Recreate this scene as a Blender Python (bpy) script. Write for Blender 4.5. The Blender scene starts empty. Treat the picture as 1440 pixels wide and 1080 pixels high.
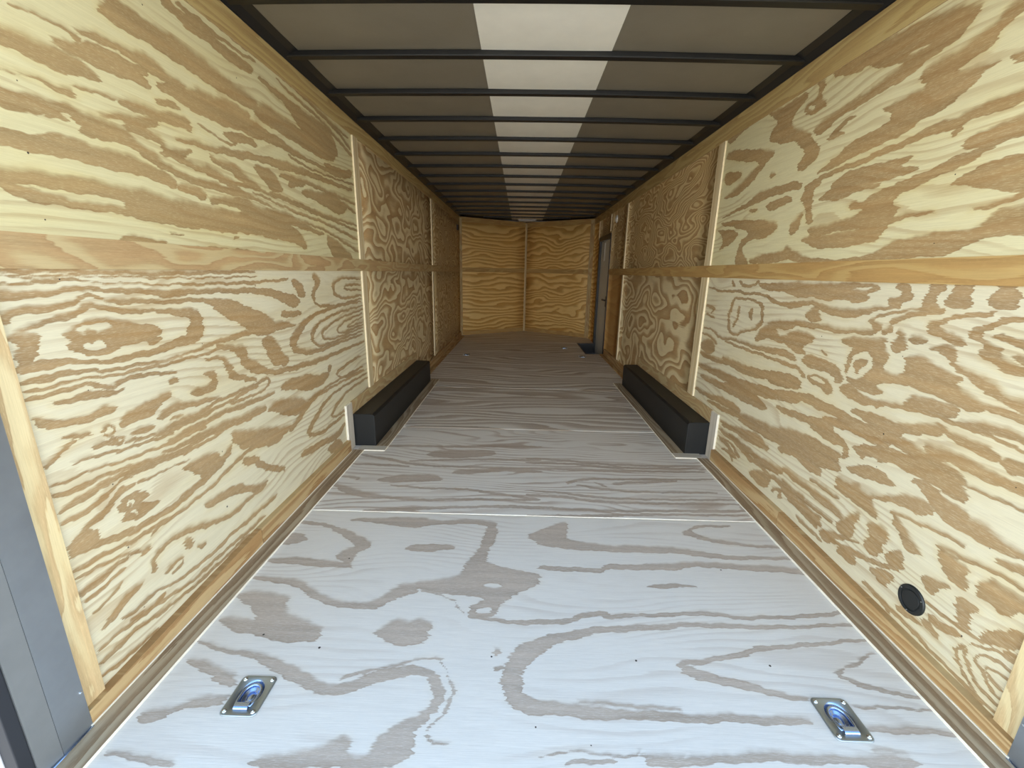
import bpy, bmesh, math, random
import numpy as np
from mathutils import Vector, Matrix
sc = bpy.context.scene
C = sc.collection
# ------------------------------------------------------------------ camera
cam = bpy.data.cameras.new('camera'); cam_o = bpy.data.objects.new('camera', cam); C.objects.link(cam_o)
FPX = 602.65
cam.sensor_fit = 'HORIZONTAL'; cam.sensor_width = 36.0; cam.lens = FPX * 36.0 / 1440.0
cam.clip_start = 0.02; cam.clip_end = 500
RT = Vector((0.9996241, 0.02068498, 0.01799412)); UPV = Vector((-0.02263797, 0.25251396, 0.96732839)); FW = Vector((-0.0154654, 0.96737213, -0.25288731))
m = Matrix((RT, UPV, -FW)).transposed().to_4x4(); m.translation = Vector((-0.083777, 0.0, 1.198879))
cam_o.matrix_world = m
sc.camera = cam_o
# ------------------------------------------------------------------ light and exposure
sc.view_settings.view_transform = 'Standard'; sc.view_settings.look = 'None'
sc.view_settings.gamma = 1.0; sc.view_settings.use_curve_mapping = False
sc.view_settings.exposure = 0.68
sc.cycles.diffuse_bounces = 8; sc.cycles.max_bounces = 12
wd = bpy.data.worlds.new('sky'); sc.world = wd; wd.use_nodes = True
wn = wd.node_tree; wn.nodes.clear()
wo = wn.nodes.new('ShaderNodeOutputWorld'); wb = wn.nodes.new('ShaderNodeBackground')
tc = wn.nodes.new('ShaderNodeTexCoord'); sx = wn.nodes.new('ShaderNodeSeparateXYZ'); wr = wn.nodes.new('ShaderNodeValToRGB')
wn.links.new(tc.outputs['Generated'], sx.inputs[0]); wn.links.new(sx.outputs[2], wr.inputs[0])
wr.color_ramp.elements[0].position = 0.0; wr.color_ramp.elements[0].color = (1.0, 0.975, 0.93, 1)
wr.color_ramp.elements[1].position = 0.6; wr.color_ramp.elements[1].color = (0.09, 0.15, 0.235, 1)
em = wr.color_ramp.elements.new(0.2); em.color = (0.44, 0.505, 0.575, 1)
wn.links.new(wr.outputs[0], wb.inputs[0]); wb.inputs[1].default_value = 6.2
wn.links.new(wb.outputs[0], wo.inputs[0])
sun = bpy.data.lights.new('sun', 'SUN'); sun.energy = 9.0; sun.angle = math.radians(3); sun.color = (1.0, 0.96, 0.90)
sun_o = bpy.data.objects.new('sun', sun); C.objects.link(sun_o)
sun_o.rotation_euler = Vector((0.75, -0.35, -1.0)).to_track_quat('-Z', 'Y').to_euler()
po = bpy.data.lights.new('opening_portal', 'AREA'); po.shape = 'RECTANGLE'; po.size = 2.5; po.size_y = 2.8
po_o = bpy.data.objects.new('opening_portal', po); C.objects.link(po_o)
po.cycles.is_portal = True
po_o.location = (0, 0.69, 0.9); po_o.rotation_euler = (math.radians(90), 0, 0)   # light travels towards +y
# ------------------------------------------------------------------ constants of the place (metres)
W = 1.225; H = 2.15; Y0 = 0.70; YE = 8.19; YC = 9.04
# ------------------------------------------------------------------ material helpers
def lin(r, g, b):
    f = lambda c: (c/255/12.92) if c/255 <= 0.04045 else ((c/255+0.055)/1.055)**2.4
    return (f(r), f(g), f(b), 1)
class NT:
    def __init__(s, name):
        s.m = bpy.data.materials.new(name); s.m.use_nodes = True; s.t = s.m.node_tree; s.t.nodes.clear()
        s.out = s.t.nodes.new('ShaderNodeOutputMaterial'); s.b = s.t.nodes.new('ShaderNodeBsdfPrincipled')
        s.t.links.new(s.b.outputs[0], s.out.inputs[0])
    def n(s, k): return s.t.nodes.new(k)
    def link(s, a, b):
        if hasattr(a, 'is_output') or hasattr(a, 'links'): s.t.links.new(a, b)
        else: b.default_value = a
    def math(s, op, a, b=0.0, c=None, clamp=False):
        n = s.n('ShaderNodeMath'); n.operation = op; n.use_clamp = clamp
        s.link(a, n.inputs[0]); s.link(b, n.inputs[1])
        if c is not None: s.link(c, n.inputs[2])
        return n.outputs[0]
    def uv(s):
        n = s.n('ShaderNodeUVMap'); n.uv_map = 'grain'; return n.outputs[0]
    def scaled(s, vec, su, sv, seed=0.0):
        n = s.n('ShaderNodeVectorMath'); n.operation = 'MULTIPLY_ADD'; s.link(vec, n.inputs[0])
        n.inputs[1].default_value = (su, sv, 1); n.inputs[2].default_value = (seed*7.31, seed*3.17, seed*1.7); return n.outputs[0]
    def noise(s, vec, scale=1.0, detail=2.0, rough=0.5):
        n = s.n('ShaderNodeTexNoise'); s.link(vec, n.inputs['Vector']); n.inputs['Scale'].default_value = scale
        n.inputs['Detail'].default_value = detail; n.inputs['Roughness'].default_value = rough; return n.outputs[0]
    def ramp(s, fac, stops, interp='LINEAR'):
        n = s.n('ShaderNodeValToRGB'); s.link(fac, n.inputs[0]); r = n.color_ramp; r.interpolation = interp
        while len(r.elements) < len(stops): r.elements.new(0.5)
        for e, (p, c) in zip(r.elements, stops):
            e.position = p; e.color = c if isinstance(c, tuple) else (c, c, c, 1)
        return n.outputs[0]
    def mix(s, fac, a, b, mode='MIX'):
        n = s.n('ShaderNodeMix'); n.data_type = 'RGBA'; n.blend_type = mode
        s.link(fac, n.inputs[0]); s.link(a, n.inputs[6]); s.link(b, n.inputs[7]); return n.outputs[2]
    def maprange(s, v, a, b, c=0.0, d=1.0, smooth=True):
        n = s.n('ShaderNodeMapRange'); n.interpolation_type = 'SMOOTHSTEP' if smooth else 'LINEAR'
        s.link(v, n.inputs[0]); n.inputs[1].default_value = a; n.inputs[2].default_value = b
        n.inputs[3].default_value = c; n.inputs[4].default_value = d; return n.outputs[0]
def plain(name, col, rough=0.5, metal=0.0, bump=0.0, bscale=200, var=0.0, vscale=6):
    t = NT(name)
    t.b.inputs['Base Color'].default_value = col; t.b.inputs['Roughness'].default_value = rough; t.b.inputs['Metallic'].default_value = metal
    tcn = t.n('ShaderNodeTexCoord')
    if var:
        v = t.noise(tcn.outputs['Object'], vscale, 4, 0.6)
        f = t.maprange(v, 0.3, 0.7, 1-var, 1+var, False)
        vm = t.n('ShaderNodeVectorMath'); vm.operation = 'SCALE'; vm.inputs[0].default_value = col[:3]; t.link(f, vm.inputs[3])
        t.link(vm.outputs[0], t.b.inputs['Base Color'])
    if bump:
        v = t.noise(tcn.outputs['Object'], bscale, 3, 0.6)
        b = t.n('ShaderNodeBump'); b.inputs['Strength'].default_value = bump; b.inputs['Distance'].default_value = 0.002
        t.link(v, b.inputs['Height']); t.link(b.outputs[0], t.b.inputs['Normal'])
    return t.m
LIGHT = (0.70, 0.64, 0.45, 1); DARK = (0.325, 0.195, 0.076, 1)
def wood(name, light=LIGHT, dark=DARK, mode='gen', kv=3.0, A=9.0, au=1.1, av=2.4, seed=1.0, det=2.0, jag=0.12, specks=(), width=0.5, amber=0.35, rough=0.62, extra=(0.06, 0.42), k2=26.0):
    """plywood / board figure: u runs along the grain, v across it, both in metres"""
    t = NT(name); uv = t.uv()
    streak = t.math('SUBTRACT', t.noise(t.scaled(uv, 5.0, 150.0, seed), 1, 2, 0.6), 0.5)
    fine = t.math('SUBTRACT', t.noise(t.scaled(uv, 45.0, 90.0, seed+3), 1, 2, 0.5), 0.5)
    if mode == 'fig':
        a1 = t.n('ShaderNodeAttribute'); a1.attribute_name = 'fig'; a2 = t.n('ShaderNodeAttribute'); a2.attribute_name = 'jag'
        d = t.math('MULTIPLY_ADD', streak, t.math('MULTIPLY', a2.outputs['Fac'], 0.045), a1.outputs['Fac'])
        d = t.math('MULTIPLY_ADD', fine, 0.004, d)
        wob = t.math('SUBTRACT', t.noise(t.scaled(uv, 9.0, 22.0, seed+8), 1, 2, 0.5), 0.5)
        d = t.math('MULTIPLY_ADD', wob, 0.008, d)
        d = t.math('SUBTRACT', d, 0.002)
        a3 = t.n('ShaderNodeAttribute'); a3.attribute_name = 'side'       # one border of each band crisp, the other feathered
        fth = t.math('MULTIPLY', a3.outputs['Fac'], t.maprange(t.noise(t.scaled(uv, 1.2, 5.0, seed+30), 1, 2, 0.5), 0.38, 0.6))
        dk = t.math('MULTIPLY_ADD', t.math('DIVIDE', t.math('SUBTRACT', 0.0, d), t.math('MULTIPLY_ADD', fth, 0.014, 0.0014)), 0.5, 0.5, clamp=True)
        dk = t.maprange(dk, 0.0, 1.0)
        deep = t.maprange(d, 0.0, -0.02, 0.0, 1.0)
        halo = t.maprange(d, 0.022, 0.0, 0.0, 1.0)
        rim = t.math('MULTIPLY', t.maprange(d, -0.007, -0.0015), t.maprange(t.noise(t.scaled(uv, 3.0, 8.0, seed+12), 1, 2, 0.5), 0.4, 0.6))
        sep = t.n('ShaderNodeSeparateXYZ'); t.link(uv, sep.inputs[0])
        h2 = t.math('MULTIPLY_ADD', sep.outputs[1], k2, t.math('MULTIPLY', t.noise(t.scaled(uv, 0.9, 3.0, seed+15), 1, 2, 0.45), 12.0))
        h2 = t.math('MULTIPLY_ADD', streak, 0.35, h2)
        faint = t.ramp(t.math('FRACT', h2), [(0.0, 0.0), (0.5, 0.0), (0.82, 1.0), (0.95, 0.9), (1.0, 0.0)])
        faint = t.math('MULTIPLY', faint, t.maprange(t.noise(t.scaled(uv, 1.6, 4.0, seed+17), 1, 2, 0.5), 0.42, 0.6, extra[0], extra[1]))
    else:
        n1 = t.noise(t.scaled(uv, au, av, seed), 1, det, 0.42)
        sep = t.n('ShaderNodeSeparateXYZ'); t.link(uv, sep.inputs[0])
        h = t.math('MULTIPLY_ADD', sep.outputs[1], kv, t.math('MULTIPLY', n1, A))
        h = t.math('MULTIPLY_ADD', streak, jag*1.6, h)
        h = t.math('MULTIPLY_ADD', fine, jag*0.5, h)
        fr = t.math('FRACT', h)
        dk = t.ramp(fr, [(0.0, 0.0), (max(0.02, 1-width-0.25), 0.0), (max(0.04, 1-width), 0.75), (0.93, 1.0), (0.985, 0.0)])
        deep = t.ramp(fr, [(0.0, 0.0), (1-width, 0.1), (0.95, 1.0), (1.0, 0.6)])
        halo = t.ramp(fr, [(0.0, 0.0), (max(0.02, 1-width-0.4), 0.0), (1-width, 1.0), (1.0, 1.0)])
        rim = t.ramp(fr, [(0.0, 0.0), (0.8, 0.0), (0.95, 0.8), (1.0, 0.0)]); faint = None
    fibre = t.math('SUBTRACT', t.noise(t.scaled(uv, 9.0, 420.0, seed+5), 1, 2, 0.6), 0.5)
    blot = t.noise(t.scaled(uv, 2.2, 7.0, seed+9), 1, 3, 0.6)
    amb = (light[0]*0.90, light[1]*0.80, light[2]*0.58, 1)
    patch = t.maprange(t.noise(t.scaled(uv, 1.3, 5.0, seed+21), 1, 3, 0.6), 0.5, 0.68, 0.0, 0.45)
    light = t.mix(patch, light, (light[0]*0.95, light[1]*0.90, light[2]*0.76, 1)) if amber > 0.2 else light
    base = t.mix(t.math('MULTIPLY', t.math('MULTIPLY', halo, t.maprange(blot, 0.42, 0.6)), amber), light, amb)
    drk2 = tuple(dark[i]*(1.17, 1.2, 1.28)[i] for i in range(3)) + (1,)
    dcol = t.mix(t.math('MULTIPLY_ADD', fibre, 0.5, t.math('MULTIPLY', deep, 0.55)), dark, drk2)
    dcol = t.mix(t.maprange(blot, 0.3, 0.62, 0.0, 0.5), dcol, drk2)
    dcol = t.mix(t.math('MULTIPLY', rim, 0.55), dcol, (dark[0]*0.80, dark[1]*0.76, dark[2]*0.74, 1))
    if faint is not None:
        base = t.mix(faint, base, drk2)
        dcol = t.mix(t.math('MULTIPLY', t.math('SUBTRACT', 1.0, t.math('MULTIPLY', faint, 2.0, clamp=True)), 0.09), dcol, base)
    tone = t.maprange(t.noise(t.scaled(uv, 1.7, 34.0, seed+40), 1, 3, 0.65), 0.3, 0.7, 0.86, 1.12, False)
    tv = t.n('ShaderNodeVectorMath'); tv.operation = 'SCALE'; t.link(dcol, tv.inputs[0]); t.link(tone, tv.inputs[3]); dcol = tv.outputs[0]
    grit = t.noise(t.scaled(uv, 60.0, 900.0, seed+6), 1, 2, 0.6)
    dcol = t.mix(t.maprange(grit, 0.5, 0.72, 0.0, 0.45), dcol, base)
    col = t.mix(t.math('MULTIPLY', dk, 0.97), base, dcol)
    v = t.math('MULTIPLY_ADD', fibre, 0.26, 1.0)
    v = t.math('MULTIPLY_ADD', t.math('SUBTRACT', grit, 0.5), 0.14, v)
    v = t.math('MULTIPLY_ADD', t.math('SUBTRACT', blot, 0.5), 0.10, v)
    vm = t.n('ShaderNodeVectorMath'); vm.operation = 'SCALE'; t.link(col, vm.inputs[0]); t.link(v, vm.inputs[3]); col = vm.outputs[0]
    if specks:
        acc = None
        for (x, y, r) in specks:
            dn = t.n('ShaderNodeVectorMath'); dn.operation = 'DISTANCE'; t.link(uv, dn.inputs[0]); dn.inputs[1].default_value = (x, y, 0)
            q = t.math('SUBTRACT', dn.outputs['Value'], r)
            acc = q if acc is None else t.math('MINIMUM', acc, q)
        acc = t.math('MULTIPLY_ADD', fine, 0.004, acc)
        col = t.mix(t.maprange(acc, 0.001, -0.0005), col, (0.035, 0.028, 0.022, 1))
    t.link(col, t.b.inputs['Base Color'])
    t.b.inputs['Roughness'].default_value = rough
    t.b.inputs['Specular IOR Level'].default_value = 0.35
    b = t.n('ShaderNodeBump'); b.inputs['Strength'].default_value = 0.25; b.inputs['Distance'].default_value = 0.0012
    t.link(t.math('ADD', fibre, t.math('MULTIPLY', dk, 0.4)), b.inputs['Height']); t.link(b.outputs[0], t.b.inputs['Normal'])
    return t.m
# ------------------------------------------------------------------ mesh helpers
def tag(o, label=None, cat=None, group=None, kind=None):
    if label: o['label'] = label
    if cat: o['category'] = cat
    if group: o['group'] = group
    if kind: o['kind'] = kind
    return o
def link(name, me, parent=None, loc=None):
    o = bpy.data.objects.new(name, me); C.objects.link(o)
    if parent is not None: o.parent = parent
    if loc is not None: o.location = loc
    return o
def empty(name, loc): return link(name, None, None, loc)
def mesh_obj(name, verts, faces, mats, parent=None, loc=None, uvs=None, mi=None, smooth=False):
    me = bpy.data.meshes.new(name); me.from_pydata([tuple(v) for v in verts], [], faces)
    for mm in (mats if isinstance(mats, (list, tuple)) else [mats]): me.materials.append(mm)
    if mi: me.polygons.foreach_set('material_index', mi)
    if uvs is not None:
        l = me.uv_layers.new(name='grain'); l.data.foreach_set('uv', [c for uvp in uvs for c in uvp])
    if smooth: me.polygons.foreach_set('use_smooth', [True]*len(me.polygons))
    me.update(); return link(name, me, parent, loc)
def bm_obj(name, bm, mat, parent=None, loc=None, smooth=False, bevel=0.0):
    me = bpy.data.meshes.new(name); bm.normal_update(); bm.to_mesh(me); bm.free(); me.materials.append(mat)
    if smooth: me.polygons.foreach_set('use_smooth', [True]*len(me.polygons))
    o = link(name, me, parent, loc)
    if bevel:
        md = o.modifiers.new('bevel', 'BEVEL'); md.width = bevel; md.segments = 2; md.limit_method = 'ANGLE'
    return o
def bx(bm, x0, x1, y0, y1, z0, z1):
    v = [bm.verts.new(p) for p in ((x0,y0,z0),(x1,y0,z0),(x1,y1,z0),(x0,y1,z0),(x0,y0,z1),(x1,y0,z1),(x1,y1,z1),(x0,y1,z1))]
    for f in ((0,3,2,1),(4,5,6,7),(0,1,5,4),(1,2,6,5),(2,3,7,6),(3,0,4,7)): bm.faces.new([v[i] for i in f])
def cyl(bm, p0, p1, r, seg=16, r2=None):
    p0 = Vector(p0); p1 = Vector(p1); d = p1-p0
    q = d.to_track_quat('Z', 'Y').to_matrix().to_4x4(); q.translation = (p0+p1)/2
    bmesh.ops.create_cone(bm, cap_ends=True, segments=seg, radius1=r, radius2=r if r2 is None else r2, depth=d.length, matrix=q)
class Frame:
    def __init__(s, O, U, V, N): s.O, s.U, s.V, s.N = Vector(O), Vector(U).normalized(), Vector(V).normalized(), Vector(N).normalized()
    def p(s, u, v, n=0.0): return s.O + s.U*u + s.V*v + s.N*n
FLW = Frame((-W,0,0), (0,1,0), (0,0,1), (1,0,0)); FRW = Frame((W,0,0), (0,1,0), (0,0,1), (-1,0,0)); FFL = Frame((0,0,0), (1,0,0), (0,1,0), (0,0,1))
FNL = Frame((-W,YE,0), (W,YC-YE,0), (0,0,1), (YC-YE,-W,0)); FNR = Frame((0,YC,0), (W,YE-YC,0), (0,0,1), (-(YC-YE),-W,0))
NL = math.hypot(W, YC-YE)
rnd = random.Random(4)
def board(name, F, u0, u1, v0, v1, t, face, edge, parent=None, n0=0.0, along='u', loc=None, bev=0.0):
    """a thin board lying on frame F, its broad face in one wood and its sawn edges in another"""
    P = [F.p(u, v, n) for n in (n0, n0+t) for (u, v) in ((u0,v0),(u1,v0),(u1,v1),(u0,v1))]
    faces = [(0,3,2,1),(4,5,6,7),(0,1,5,4),(1,2,6,5),(2,3,7,6),(3,0,4,7)]
    ou, ov = rnd.uniform(0, 9), rnd.uniform(0, 9)
    co = [(u, v) for _ in (0,1) for (u, v) in ((u0,v0),(u1,v0),(u1,v1),(u0,v1))]
    if along == 'v': co = [(b, a) for a, b in co]
    uvs = [(co[i][0]+ou, co[i][1]+ov) for f in faces for i in f]
    if loc is not None: P = [p-Vector(loc) for p in P]
    o = mesh_obj(name, P, faces, [face, edge], parent, loc, uvs, [0,0,1,1,1,1])
    return o
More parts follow.
